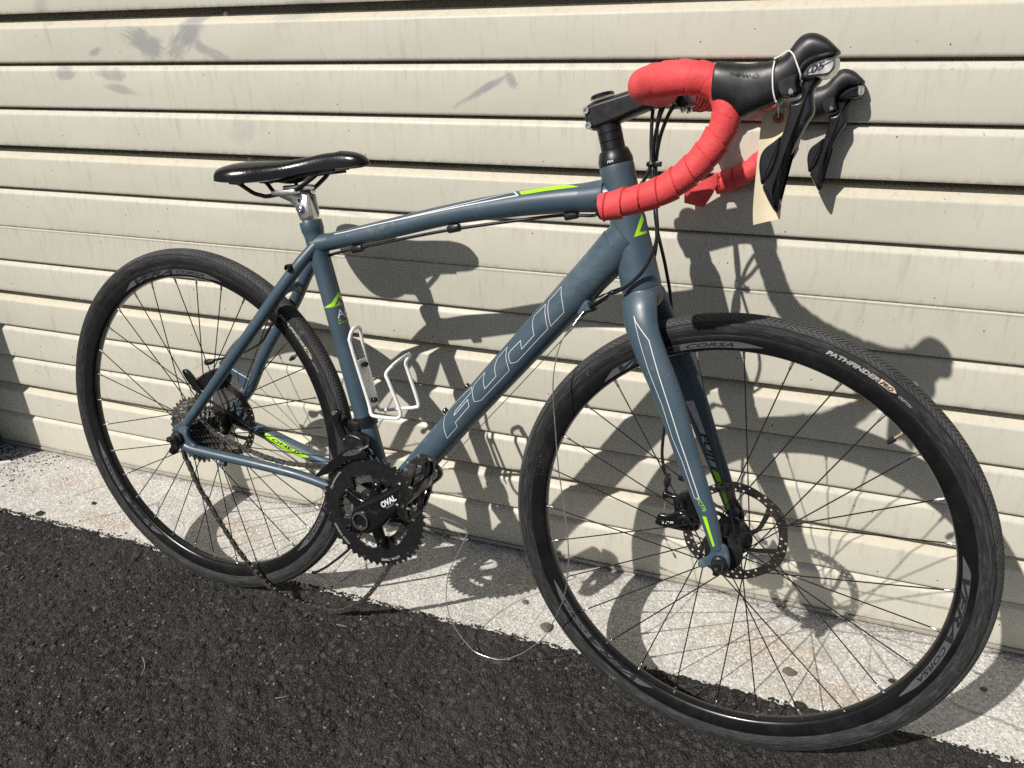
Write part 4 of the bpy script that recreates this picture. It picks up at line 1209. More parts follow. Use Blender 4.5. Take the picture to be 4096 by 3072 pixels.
# ------------------------------------------------------------------ cables
def cable(name, pts, r, mat, k=8, n=10, steer=False, lab=None):
    g = G(); g.tube(spl(pts, k), r, n); return part(name, g, mat, None, 60, steer, lab)
HR = .0025
cable('cable_housing', [(.852, -.030, .6040), (.846, -.024, .590), (.8395, -.014, .560), (.8385, -.006, .531), (.8440, -.018, .508), (.8545, -.033, .4734), (.8601, -.0365, .4427), (.8561, -.0370, .4171), (.8440, -.0365, .3905), (.8242, -.0345, .3686), (.8059, -.0290, .3565), (.7960, -.0230, .3525)], HR, 'cable_black')
cable('cable_housing', [(.866, -.034, .6050), (.858, -.030, .5920), (.848, -.020, .5650), (.8410, .001, .531), (.8400, .020, .495), (.8420, .0320, .455), (.8440, .0365, .4171), (.8380, .0370, .3870), (.8180, .0310, .3640), (.7960, .0060, .3525)], HR, 'cable_black')
cable('cable_housing', [(.830, .004, .6060), (.8300, .002, .590), (.8320, 0, .560), (.8350, -.004, .531), (.8300, -.020, .508), (.8150, -.0300, .490), (.7900, -.0295, .472), (.7700, -.018, .462), (.7564, -.004, .4575), (.7100, 0, .4545), (.6323, 0, .4405), (.5373, 0, .4215), (.4500, 0, .4005), (.3594, 0, .3765), (.3048, .004, .3610), (.2760, .020, .3440), (.2420, .034, .3180), (.2000, .046, .2720), (.1600, .053, .2380), (.1303, .052, .2094), (.1110, .045, .1771), (.0860, .045, .1595), (.0516, .048, .1421), (.0052, .050, .1263), (-.0184, .050, .1192)], HR, 'cable_black')
cable('cable_housing', [(.838, .014, .6060), (.8360, .010, .585), (.8385, .004, .555), (.8380, .001, .531), (.8400, .010, .500), (.8440, .024, .450), (.8600, .038, .390), (.8720, .050, .330), (.8790, .058, .240), (.8790, .058, .160), (.8785, .058, .130), (.8800, .056, .095), (.8880, .054, .0640)], HR, 'cable_black')
g = G(); g.tube(spl([(.8305, -.006, .531), (.838, -.0105, .5315), (.8455, -.004, .532), (.8440, .005, .532), (.836, .007, .531)], 5, True), [(.0012, .0032)] * 25, 8, closed=True); g.box((.8465, -.0085, .5320), (.009, .006, .007), None, .0012); part('cable_tie', g, 'cable_black')
cable('shift_cable', [(.7620, .004, .3215), (.6570, .002, .1890), (.5251, .000, .0255), (.4400, .000, -.0850)], .0007, 'dull_steel', 4, 6)
SIL = [(.7640, -.021, .3270), (.7606, -.021, .3233), (.7497, -.030, .3046), (.7350, -.040, .2772), (.7286, -.045, .2353), (.7296, -.045, .1925), (.7363, -.045, .1423), (.7431, -.045, .0910), (.7549, -.045, .0319), (.7651, -.045, -.0211), (.7699, -.045, -.0602), (.7696, -.042, -.1073), (.7607, -.035, -.1563), (.7328, -.020, -.2315), (.7058, -.010, -.2714), (.6772, .000, -.3044), (.6403, .005, -.3297), (.5931, .008, -.3327), (.5693, .008, -.3177), (.5500, .008, -.2972), (.5353, .010, -.2737), (.5281, .010, -.2418), (.5286, .010, -.2101), (.5346, .010, -.1783), (.5505, .010, -.1415), (.5617, .010, -.1140), (.5667, .010, -.0966), (.5633, .000, -.0819), (.5522, -.010, -.0711), (.5351, -.015, -.0659), (.5198, -.020, -.0646), (.5029, -.030, -.0659)]
cable('shift_cable', SIL, .0009, 'steel_cable', 6, 6, lab='loose bare steel cable looping to the ground')
HS = [(.2362, .006, -.2640), (.2420, .004, -.2615), (.2600, 0, -.2490), (.2827, 0, -.2303), (.3251, 0, -.1882), (.3600, 0, -.1450), (.3900, 0, -.1000)]
cable('cable_housing', HS, HR, 'cable_black', lab='cut housing hanging behind the chainrings')
g = G(); g.lathe([(.0031, 0), (.0031, .008), (.0026, .0085)], 12, HS[0], unit(np3(HS[1]) - np3(HS[0]))); part('cable_ferrule', g, 'black_satin')

# ------------------------------------------------------------------ wheels
def tyre_mesh():
    N = 300; K = 30
    phis = np.radians(np.linspace(-128, 128, K - 1))
    sec = [(.0165 * math.sin(a), .3285 + .0165 * math.cos(a), .0165 * a) for a in phis]
    sec = [(-.0098, .3115, -.0450)] + sec + [(.0098, .3115, .0450)]
    K = len(sec)
    V = []; UV = []
    for i in range(N + 1):
        a = 2 * math.pi * i / N
        for y, r_, v in sec:
            V.append((r_ * math.cos(a), y, r_ * math.sin(a))); UV.append((a * .345, v))
    F = [(i * K + j, i * K + j + 1, (i + 1) * K + j + 1, (i + 1) * K + j) for i in range(N) for j in range(K - 1)]
    me = bpy.data.meshes.new('tyre'); me.from_pydata(V, [], F)
    lay = me.uv_layers.new(name='UVMap')
    idx = np.zeros(len(me.loops), np.int32); me.loops.foreach_get('vertex_index', idx)
    lay.data.foreach_set('uv', np.asarray(UV, np.float32)[idx].ravel())
    me.materials.append(MAT['tyre']); me.shade_smooth(); me.update()
    return me
TYRE = tyre_mesh()
RIMP = [(.3160, -.0108), (.3160, -.0122), (.3145, -.0127), (.3080, -.0121), (.2985, -.0106), (.2955, -.0094), (.2935, -.0068), (.2925, -.0033), (.2923, 0), (.2925, .0033), (.2935, .0068), (.2955, .0094), (.2985, .0106), (.3080, .0121), (.3145, .0127), (.3160, .0122), (.3160, .0108), (.3120, .0095), (.3115, 0), (.3120, -.0095)]
g = G(); g.lathe(RIMP + [RIMP[0]], 200, cap=False); RIM = g.mesh('rim', 'rim', True, 35)
def rim_y(r): return -float(np.interp(r, [.2955, .2985, .3080, .3145], [.0094, .0106, .0121, .0127])) - .0004
def spoke_set(root, N, a0, sgn, fl_r, fl_l, rad_r, rad_l):
    for k in range(N):
        a = a0 + sgn * k * 2 * math.pi / N
        side = k % 2; lead = 1 if (k // 2) % 2 else -1
        y, rr = ((fl_r, rad_r) if side == 0 else (fl_l, rad_l))
        ha = a + lead * math.radians(70 if N == 28 else 66)
        h = np3((rr * math.cos(ha), y + (.002 if lead > 0 else -.002), rr * math.sin(ha)))
        yr = (-.0015 if side == 0 else .0015)
        n1 = np3((.2928 * math.cos(a), yr, .2928 * math.sin(a)))
        d = unit(h - n1); n2 = n1 + d * .0125
        g = G(); g.tube([h, n2], .00098, 7); part('spoke', g, 'spoke', root)
        g = G(); g.tube([n1, n1 + d * .004, n1 + d * .0042, n2 - d * .001, n2], [.0024, .0024, .0019, .0019, .0013], 8); part('nipple', g, 'nipple', root)
def valve(root, ang):
    a = math.radians(ang); d = np3((-math.cos(a), 0, -math.sin(a))); p = np3((.2925 * math.cos(a), 0, .2925 * math.sin(a)))
    g = G(); g.lathe([(.0048, 0), (.0048, .0025), (.0027, .003), (.0027, .0125)], 14, p, d); part('valve_stem', g, 'brass', root)
    g = G(); g.lathe([(.0036, .0125), (.0041, .0130), (.0041, .0190), (.0030, .0215), (.0028, .0240), (.0015, .0246)], 14, p, d); part('valve_cap', g, 'black_rubber', root)
def rotor(root, y, ph):
    g = G(); n = 36; th = .0009
    for row, (r0, r1) in enumerate(((.0655, .0725), (.0725, .0797))):
        for k in range(n):
            a0 = 2 * math.pi * (k + (.5 if row else 0)) / n + ph; da = 2 * math.pi / n
            hole = (k + row) % 6 != 5
            wav = lambda a: .0012 * math.sin(6 * (a - ph)) if row else 0
            sq = [(0, 0), (.5, 0), (1, 0), (1, .5), (1, 1), (.5, 1), (0, 1), (0, .5)]
            O = []; H = []
            for u, v in sq:
                a = a0 + da * u; r_ = r0 + (r1 - r0) * v + (wav(a) if v == 1 else 0)
                O.append((r_ * math.cos(a), r_ * math.sin(a)))
            am, rm = a0 + da / 2, (r0 + r1) / 2
            cxm, czm = rm * math.cos(am), rm * math.sin(am)
            for u, v in sq:
                an = math.atan2(v - .5, u - .5)
                er = np.array([math.cos(am), math.sin(am)]); et = np.array([-math.sin(am), math.cos(am)])
                q = np.array([cxm, czm]) + .0021 * (et * math.cos(an) + er * math.sin(an)); H.append(tuple(q))
            for yy, flip in ((y - th, False), (y + th, True)):
                V = [(x, yy, z) for x, z in O] + [(x, yy, z) for x, z in H]
                F = [(j, (j + 1) % 8, 8 + (j + 1) % 8, 8 + j) for j in range(8)]
                if not hole: F = [tuple(range(8))]
                g.add(V, F)
    ro = [.0797 + .0012 * math.sin(6 * (2 * math.pi * j / 144 - ph)) for j in range(144)]
    V = []; 
    for j in range(144):
        a = 2 * math.pi * j / 144; V += [(ro[j] * math.cos(a), y - th, ro[j] * math.sin(a)), (ro[j] * math.cos(a), y + th, ro[j] * math.sin(a)), (.0655 * math.cos(a), y - th, .0655 * math.sin(a)), (.0655 * math.cos(a), y + th, .0655 * math.sin(a))]
    F = []
    for j in range(144):
        k = (j + 1) % 144; F += [(4 * j, 4 * j + 1, 4 * k + 1, 4 * k), (4 * j + 2, 4 * k + 2, 4 * k + 3, 4 * j + 3)]
    g.add(V, F)
    for k in range(6):
        a = ph + k * math.pi / 3
        ctr = spl([(.020 * math.cos(a - .25), .020 * math.sin(a - .25)), (.038 * math.cos(a + .02), .038 * math.sin(a + .02)), (.0665 * math.cos(a + .45), .0665 * math.sin(a + .45))], 6)
        L_ = []; R_ = []
        for i, p in enumerate(ctr):
            d = unit(ctr[min(i + 1, len(ctr) - 1)] - ctr[max(i - 1, 0)]); w = .0034 + .0016 * abs(i / (len(ctr) - 1) * 2 - 1) ** 2
            L_.append(p + np.array([-d[1], d[0]]) * w); R_.append(p - np.array([-d[1], d[0]]) * w)
        g.prism(L_ + R_[::-1], y - th * .9, y + th * .9, .0003)
    g.ring([.0175] * 36, [.0235] * 36, y - th * .95, y + th * .95)
    part('disc_rotor', g, 'rotor', root, 30)
    g = G()
    for k in range(6):
        a = ph + k * math.pi / 3 - .2; g.lathe([(.0035, y - .0045), (.0035, y - .001)], 10, (.0205 * math.cos(a), 0, .0205 * math.sin(a)))
    part('rotor_bolts', g, 'black_satin', root)
def rim_decal(root, a_start, a_end, txt=True):
    span = math.radians(a_start - a_end); g = G(); K = 40; V = []
    for i in range(K + 1):
        t = i / K; a = math.radians(a_start) - span * t
        lo, hi = .2988, .3078
        e = min(1, t / .09); e2 = min(1, (1 - t) / .13)
        lo2 = lo + (hi - lo) * (0.0 if t < .5 else .45 * (1 - e2)); hi2 = hi - (hi - lo) * ((1 - e) * .96 if t < .5 else .45 * (1 - e2))
        for r_ in (lo2, hi2): V.append((r_ * math.cos(a), rim_y(r_), r_ * math.sin(a)))
    g.add(V, [(2 * i, 2 * i + 1, 2 * i + 3, 2 * i + 2) for i in range(K)]); part('rim_decal', g, 'grey_decal' if not txt else 'rimlabel', root)
    g = G(); L_ = span * .303
    arc_text(g, 'VERA', .2992, a_start - math.degrees(span) * .13, 0, .0082, L_ * .40, .45, .035, yfun=lambda r_: rim_y(r_) - .0003)
    arc_text(g, 'CORSA', .3005, a_start - math.degrees(span) * .57, 0, .0055, L_ * .27, .35, .025, yfun=lambda r_: rim_y(r_) - .0003)
    part('lettering', g, 'ink', root)
MAT['rimlabel'] = simple('grey_rim_label', (.125, .127, .132), .38, .35, var=.12, scale=60)
def tyre_y(r_):
    c = np.clip((r_ - .3285) / .0165, -1, 1); return -.0165 * math.sqrt(1 - c * c) - .0004
def tyre_label(root, a0):
    g = G(); arc_text(g, 'PATHFINDER', .3220, a0, 0, .0058, .071, .25, .04, yfun=tyre_y); part('lettering', g, 'pale_decal', root)
    g = G(); K = 12; V = []
    a1 = math.radians(a0) - .0725 / .325
    for i in range(K + 1):
        t = i / K; a = a1 - t * .025 / .325
        hi = .3288 - .0035 * max(0, t - .72) / .28; lo = .3214 + .0035 * max(0, t - .72) / .28
        for r_ in np.linspace(lo, hi, 4): V.append((r_ * math.cos(a), tyre_y(r_), r_ * math.sin(a)))
    g.add(V, [(i * 4 + j, i * 4 + j + 1, i * 4 + j + 5, i * 4 + j + 4) for i in range(K) for j in range(3)]); part('tyre_label', g, 'buff_decal', root)
    g = G(); arc_text(g, 'PRO', .3224, math.degrees(a1) - .4, 0, .0052, .0170, .25, .03, yfun=lambda r_: tyre_y(r_) - .0004); part('lettering', g, 'ink', root)
    g = G(); arc_text(g, 'GRIPTON', .3225, math.degrees(a1) - 5.2, 0, .0036, .020, .2, .0, yfun=tyre_y); part('lettering', g, 'pale_decal', root)

# front wheel
fw = pempty('wheel', True); fw['label'] = 'front wheel with bare spokes and disc rotor'
link('tyre', TYRE, fw); link('rim', RIM, fw)
spoke_set(fw, 28, 1.84201, -1, -.033, .023, .0245, .0280)
valve(fw, 47.7); rotor(fw, .0405, .35)
g = G(); g.lathe([(.0095, -.052), (.0120, -.050), (.0135, -.040), (.0265, -.0365), (.0275, -.0345), (.0275, -.0315), (.0255, -.0305), (.0175, -.026), (.0165, -.010), (.0180, .010), (.0240, .019), (.0308, .0205), (.0312, .0225), (.0305, .0255), (.0230, .0270), (.0210, .0390), (.0150, .0420), (.0120, .0500), (.0095, .0520)], 32); part('hub', g, 'black_satin', fw)
g = G(); g.lathe([(.0100, -.0605), (.0108, -.062), (.0104, -.068), (.0086, -.0695), (.0078, -.080), (.0068, -.0815), (.0030, -.0815)], 18); g.box((.0000, -.0750, -.0030), (.009, .011, .020), None, .002); part('axle_end', g, 'black_satin', fw)
g = G(); g.lathe([(.0028, -.0814), (.0022, -.0826)], 12, (0, 0, -.001)); part('axle_pin', g, 'steel', fw)
for a, b in ((13.5, -32.3), (-106.5, -152.3), (133.5, 87.7)): rim_decal(fw, a, b)
tyre_label(fw, 73.7)

# rear wheel
rw = pempty('wheel'); rw['label'] = 'rear wheel with cassette and disc rotor'
link('tyre', TYRE, rw, Matrix.Rotation(math.radians(200), 4, 'Y')); link('rim', RIM, rw, Matrix.Rotation(1.1, 4, 'Y'))
spoke_set(rw, 32, 1.54737, 1, -.0195, .0335, .0250, .0290)
valve(rw, 38.0); rotor(rw, .0470, .1)
g = G(); g.lathe([(.0095, -.0600), (.0110, -.0590), (.0120, -.0400), (.0265, -.0225), (.0275, -.0205), (.0270, -.0180), (.0190, -.0140), (.0185, .0200), (.0250, .0300), (.0318, .0320), (.0322, .0345), (.0300, .0370), (.0220, .0400), (.0215, .0455), (.0150, .0480), (.0110, .0590), (.0095, .0600)], 32); part('hub', g, 'black_satin', rw)
g = G(); g.lathe([(.0120, -.0690), (.0130, -.0710), (.0125, -.0770), (.0090, -.0785), (.0080, -.0870), (.0060, -.0880), (.0030, -.0880)], 20); g.box((-.0030, -.0830, -.0010), (.020, .010, .010), None, .002); part('axle_end', g, 'black_satin', rw)
g = G(); g.lathe([(.0022, -.0878), (.0016, -.0890)], 12, (-.004, 0, 0)); part('axle_pin', g, 'steel', rw)
g = G(); g.lathe([(.0100, .0675), (.0110, .0690), (.0100, .0760), (.0040, .0770)], 16); part('axle_end', g, 'black_satin', rw)
for a, b in ((-117.0, -164.5), (123.0, 75.5), (3.0, -44.5)): rim_decal(rw, a, b)
tyre_label(rw, 50.5)

# ------------------------------------------------------------------ cassette
def toothed(T, pitch=.0127, add=.0022, ded=.0038, sub=8):
    r0 = pitch / (2 * math.sin(math.pi / T)); out = []
    for j in range(T * sub):
        f = (j % sub) / sub
        k = (.5 + .5 * math.cos(2 * math.pi * f)) ** 1.3
        out.append(r0 - ded + (add + ded) * k)
    return r0, out
cassette = pempty('cassette')
TE = [32, 28, 25, 22, 20, 18, 16, 14, 13, 12, 11]
for i, T_ in enumerate(TE):
    y = -.0245 - i * .0033
    r0, ro = toothed(T_)
    n = len(ro); ri = []
    for j in range(n):
        a = 2 * math.pi * j / n
        ri.append(max(.0165, r0 * (.70 + .06 * math.cos(6 * a + i))) if T_ > 15 else .0165)
    g = G(); g.ring(ri, ro, y - .0008, y + .0008); part('sprocket', g, 'dull_steel', cassette, 25)
g = G()
for k in range(5):
    a = k * 1.2566 + .3; g.prism([(.015 * math.cos(a - .5), .015 * math.sin(a - .5)), (.052 * math.cos(a - .14), .052 * math.sin(a - .14)), (.052 * math.cos(a + .14), .052 * math.sin(a + .14)), (.015 * math.cos(a + .5), .015 * math.sin(a + .5))], -.0365, -.0235, .001)
g.lathe([(.0165, -.060), (.0165, -.022)], 24); part('carrier', g, 'black_satin', cassette)
g = G(); g.lathe([(.0150, -.0590), (.0165, -.0605), (.0155, -.0625), (.0100, -.0620)], 24); part('lockring', g, 'dull_steel', cassette)

# ------------------------------------------------------------------ crankset
crank = pempty('crankset')
BBx, BBz = .413, -.0675
BOLT = [math.radians(4 + 72 * k) for k in range(5)]
r0, ro = toothed(50, sub=8)
n = len(ro); ri = []
for j in range(n):
    a = 2 * math.pi * j / n
    d = min(abs((a - b + math.pi) % (2 * math.pi) - math.pi) for b in BOLT)
    t_ = np.clip((d - math.radians(9)) / math.radians(11), 0, 1); t_ = t_ * t_ * (3 - 2 * t_)
    ri.append(.0480 + (.0705 - .0480) * t_)
g = G(); g.ring(ri, [r_ - .0 for r_ in ro], -.0472, -.0435, (BBx, 0, BBz)); part('chainring', g, 'black_satin', crank, 30)
# bevelled bright tooth tips
g = G(); g.ring([r0 - .0042] * n, [r_ - .0004 for r_ in ro], -.0461, -.0446, (BBx, 0, BBz)); g2 = g
g = G(); g.ring([r0 - .0050] * n, [max(r0 - .0048, r_ + .0002) for r_ in ro], -.0464, -.0443, (BBx, 0, BBz)); part('chainring_teeth', g, 'dull_steel', crank, 30)
r1, ro1 = toothed(34, sub=8)
g = G(); g.ring([.0525] * len(ro1), ro1, -.0404, -.0386, (BBx, 0, BBz)); part('chainring', g, 'dull_steel', crank, 30)
def rot2(p, a): return (BBx + p[0] * math.cos(a) - p[1] * math.sin(a), BBz + p[0] * math.sin(a) + p[1] * math.cos(a))
for a in BOLT:
    arm = [rot2(p, a) for p in ((.010, -.018), (.030, -.0115), (.0500, -.0095), (.0610, -.0075), (.0635, 0), (.0610, .0075), (.0500, .0095), (.030, .0115), (.010, .018))]
    g = G(); g.pillow(spl(arm, 4, True), -.0530, .0062, .0035, 4); part('spider_arm', g, 'black_gloss', crank, 60)
    c = rot2((.0555, 0), a)
    g = G(); g.lathe([(.0058, -.0585), (.0058, -.0612), (.0050, -.0620), (.0032, -.0620), (.0032, -.0600), (.0005, -.0600)], 18, (c[0], 0, c[1])); part('chainring_bolt', g, 'black_gloss', crank)
for a in (18, 60, 102, 140, 195, 258, 318):
    c = rot2((.0935, 0), math.radians(a)); g = G(); g.lathe([(.0020, -.0470), (.0018, -.0478), (.0008, -.0480)], 10, (c[0], 0, c[1])); part('ring_pin', g, 'dull_steel', crank)
CA = math.radians(40.0)
def arm_poly(L_):
    return [rot2(p, CA) for p in ((-.0225, -.010), (-.0235, .004), (-.018, .018), (-.002, .0255), (.020, .0245), (.060, .0195), (.110, .0165), (L_ - .010, .0150), (L_ + .008, .0120), (L_ + .0135, 0), (L_ + .008, -.0120), (L_ - .010, -.0150), (.110, -.0180), (.060, -.0235), (.020, -.0290), (-.004, -.0280), (-.018, -.020))]
g = G(); g.pillow(spl(arm_poly(.172), 5, True), -.0715, .0125, .0070, 6); part('crank_arm', g, 'black_gloss', crank, 70)
g = G(); g.lathe([(.0160, -.083), (.0165, -.0865), (.0155, -.0885), (.0130, -.0885), (.0124, -.0865), (.0118, -.0740), (.0010, -.0740)], 32, (BBx, 0, BBz)); part('spindle_cap', g, 'dull_steel', crank)
g = G(); plane_text(g, 'OVAL', (.4560, -.0335), (.4830, -.0125), .0095, -.0843, .15, .045); part('lettering', g, 'white_decal', crank)
g = G(); plane_text(g, 'CONCEPTS', (.4640, -.0335), (.4785, -.0222), .0030, -.0843, .15, .0); part('lettering', g, 'pale_decal', crank)
for tx, ta, tl in (('Opraxisworks', 163.5, .0415), ('COLD FORGED', 236, .0450), ('LEVA TIME', -54, .0400)):
    g = G(); arc_text(g, tx, .0883, ta, -.0476, .0042, tl, .05, .012, (BBx, BBz)); part('lettering', g, 'pale_decal', crank)
# left arm, opposite
CA2 = CA + math.pi
g = G(); g.pillow(spl([rot2(p, CA2) for p in ((-.022, -.012), (-.022, .012), (0, .024), (.03, .020), (.11, .016), (.165, .0145), (.182, .008), (.182, -.008), (.165, -.0145), (.11, -.016), (.03, -.020), (0, -.024))], 5, True), .0660, .0110, .006, 4); part('crank_arm', g, 'black_gloss', crank, 60)

def pedal(cx_, cz_, y0, y1, tilt, lab):
    p = pempty('pedal'); p['label'] = lab
    t_ = np3((math.sin(tilt), 0, math.cos(tilt))); nrm = np3((math.cos(tilt), 0, -math.sin(tilt))); yv = np3((0, 1, 0)); C = np3((cx_, 0, cz_))
    sg = 1 if y1 > y0 else -1
    ym, hw, hl = (y0 + y1) / 2, abs(y1 - y0) / 2, .0475
    O = [(-.94, -.55), (-.94, .62), (-.62, .97), (.30, 1.02), (.70, .92), (.97, .60), (.97, -.40), (.72, -.92), (.25, -1.0), (-.45, -.97)]   # (along t, along y)
    pts = [C + t_ * (a * hl) + yv * (ym + b * hw * sg) for a, b in O]
    g = G(); path = spl(pts, 5, True)
    sec_w, sec_h = .0036, .0068
    path = np3(pts)
    g.tube(path, [(sec_h, sec_w)] * len(path), 4, ref=nrm, closed=True, rect=True)
    part('cage', g, 'pedal_metal', p, 30)
    g = G(); g.box(C + yv * ym, (.015, 2 * hw * .98, .0240), Matrix(np.stack([nrm, yv, t_], 1).tolist()), .003); part('body', g, 'black_gloss', p, 30)
    for b in (-.50, .52):
        g = G(); g.box(C + yv * (ym + b * hw * sg), (.010, .0065, 2 * hl * .90), Matrix(np.stack([nrm, yv, t_], 1).tolist()), .0015); part('strut', g, 'pedal_metal', p, 30)
    for f in (-1, 1):
        for a, b in ((-.94, -.45), (-.94, .5), (.97, .5), (.97, -.3), (.40, 1.0), (-.35, .99), (.35, -.98), (-.45, -.96)):
            c = C + t_ * (a * hl) + yv * (ym + b * hw * sg)
            g = G(); g.lathe([(.0023, .0060), (.0023, .0112), (.0018, .0118), (.0010, .0118)], 8, c, nrm * f); part('pin', g, 'steel', p)
    g = G(); g.tube([C + yv * (y0 - sg * .016), C + yv * y0], .0075, 14); part('axle', g, 'dull_steel', p)
    return p
MAT['pedal_metal'] = simple('worn_black_pedal_alloy', (.018, .018, .018), .30, .5, var=.3, dirt=(.45, .45, .44), dirt_amt=(.60, .68), dscale=75)
pr = pedal(.549, .0445, -.0950, -.1720, math.radians(7), 'near platform pedal with steel pins')
axis_t, nrm_r = np3((.122, 0, .9925)), np3((.9925, 0, -.122))
g = G()
V, F = text2d('BUCKLOS', 1.0, .1, .02); V = V * np.array([.050 / V[:, 0].max(), .0075])
for u, v in V:
    q = np3((.549, 0, .0445)) + np3((0, 1, 0)) * (-.158 + u) + axis_t * (v - .003) + nrm_r * .0079; g.v.append(tuple(q))
g.f = list(F); g.mi = [0] * len(F); part('lettering', g, 'pale_decal', pr)
pedal(.280, -.179, .0920, .1690, math.radians(4), 'far platform pedal by the wall')

# ------------------------------------------------------------------ chain
chain = pempty('chain'); chain['label'] = 'slack oily chain sagging to the ground'
cp = []
for a in np.radians(np.linspace(118, -24, 16)): cp.append((BBx + .0688 * math.cos(a), -.0395, BBz + .0688 * math.sin(a)))
cp += [(.4690, -.0392, -.1120), (.4610, -.0385, -.1290), (.4420, -.0380, -.1685), (.4346, -.0360, -.1800), (.4075, -.0280, -.2220), (.3653, -.0140, -.2765), (.3165, -.0020, -.3190), (.2840, .0010, -.3350), (.2575, .0010, -.3375), (.2175, -.0020, -.3375), (.1850, -.0130, -.3230), (.1580, -.0240, -.3033), (.1254, -.0265, -.2790), (.1034, -.0300, -.2525), (.0845, -.0320, -.2304), (.0685, -.0340, -.2059), (.0440, -.0360, -.1710), (.0257, -.0380, -.1393), (.0110, -.0400, -.1164), (-.0033, -.0415, -.0847), (-.0105, -.0420, -.0667), (-.0193, -.0425, -.0498)]
for a in np.radians(np.linspace(228, 72, 14)): cp.append((.0368 * math.cos(a), -.0412, .0368 * math.sin(a)))
cp += [(.0385, -.0412, .0225), (.0763, -.0410, .0060), (.1225, -.0408, -.0050), (.1640, -.0405, -.0130), (.2251, -.0400, -.0170), (.3047, -.0398, -.0080), (.3500, -.0396, -.0025)]
CP = spl(cp, 8, True); CP = np.vstack([CP, CP[:1]])
seg = np.linalg.norm(np.diff(CP, axis=0), axis=1); cum = np.concatenate([[0], np.cumsum(seg)])
NL = int(round(cum[-1] / .0127)); NL -= NL % 2
pins = np.stack([np.interp(np.linspace(0, cum[-1], NL + 1), cum, CP[:, k]) for k in range(3)], 1)
def link_mesh(outer):
    g = G(); p = .0127
    e = []
    for a in np.linspace(100, 260, 7): e.append((-p / 2 + .0043 * math.cos(math.radians(a)), .0043 * math.sin(math.radians(a))))
    e.append((0, -.0033))
    for a in np.linspace(-80, 80, 7): e.append((p / 2 + .0043 * math.cos(math.radians(a)), .0043 * math.sin(math.radians(a))))
    e.append((0, .0033))
    y = .0027 if outer else .0016
    for s in (-1, 1):
        n = len(e); V = [(x, s * y - .0005, z) for x, z in e] + [(x, s * y + .0005, z) for x, z in e]
        g.add(V, [tuple(range(n)), tuple(range(2 * n - 1, n - 1, -1))] + [(j, (j + 1) % n, n + (j + 1) % n, n + j) for j in range(n)])
    for s in (-1, 1):
        if outer: g.lathe([(.0014, -.0035), (.0014, .0035)], 8, (s * p / 2, 0, 0))
        else: g.lathe([(.0038, -.0012), (.0038, .0012)], 10, (s * p / 2, 0, 0))
    return g.mesh('link', 'chain', True, 30)
LK = [link_mesh(True), link_mesh(False)]
for i in range(NL):
    a, b = pins[i], pins[i + 1]
    x = unit(b - a); tw = .12 * math.sin(i * .9)
    y = unit(np.array([0, 1., 0]) - np.dot((0, 1., 0), x) * x); z = np.cross(x, y)
    y = y * math.cos(tw) + z * math.sin(tw); z = np.cross(x, y); c = (a + b) / 2
    link('link', LK[i % 2], chain, Matrix(((x[0], y[0], z[0], c[0]), (x[1], y[1], z[1], c[1]), (x[2], y[2], z[2], c[2]), (0, 0, 0, 1))))

# ------------------------------------------------------------------ front derailleur
fd = pempty('front_derailleur')
axs = unit(ST_P[0] - ST_P[1]); cst = ST_P[1] + axs * .152
g = G(); g.lathe([(.0178, -.009), (.0205, -.0085), (.0212, 0), (.0205, .0085), (.0178, .009)], 28, cst, axs); g.box(cst + np3((-.012, -.016, -.006)), (.026, .014, .020), None, .004); part('clamp_band', g, 'black_satin', fd)
g = G(); g.pillow(spl([(.322, .086), (.326, .099), (.335, .103), (.342, .097), (.341, .082), (.350, .062), (.362, .048), (.352, .042), (.338, .056), (.330, .072)], 4, True), -.033, .006, .003, 3); part('arm', g, 'black_gloss', fd, 60)
g = G(); g.lathe([(.004, -.041), (.0046, -.0400), (.0046, -.0390)], 12, (.331, 0, .0975)); part('pinch_bolt', g, 'steel', fd)
g = G(); g.pillow(spl([(.346, .048), (.360, .066), (.388, .062), (.392, .044), (.380, .034), (.356, .036)], 4, True), -.030, .012, .004, 3); part('linkage', g, 'black_satin', fd)
outer = spl([(.300, -.018), (.312, -.006), (.334, .016), (.352, .032), (.372, .046), (.392, .049), (.404, .043), (.404, .034), (.388, .029), (.366, .020), (.342, .000), (.320, -.014), (.304, -.022)], 4, True)
g = G(); g.pillow(outer, -.0535, .0016, .0010, 3); part('cage_plate', g, 'black_gloss', fd, 60)
g = G(); g.pillow([(x, z - .004) for x, z in outer], -.0335, .0014, .0008, 2); part('cage_plate', g, 'dull_steel', fd, 60)
g = G(); g.box((.384, -.0435, .0440), (.026, .0210, .0035), Matrix.Rotation(-.30, 3, 'Y'), .001); part('cage_bridge', g, 'alloy', fd)
for x, z in ((.353, .0535),):
    g = G(); g.lathe([(.0018, -.0420), (.0019, -.0428), (.0012, -.0434)], 12, (x, 0, z)); part('limit_screw', g, 'steel', fd)

g = G(); g.pillow(spl([(.358, .0300), (.372, .0420), (.390, .0470), (.396, .0430), (.376, .0330)], 4, True), -.0556, .0006, .0003, 2); part('cage_trim', g, 'dull_steel', fd)

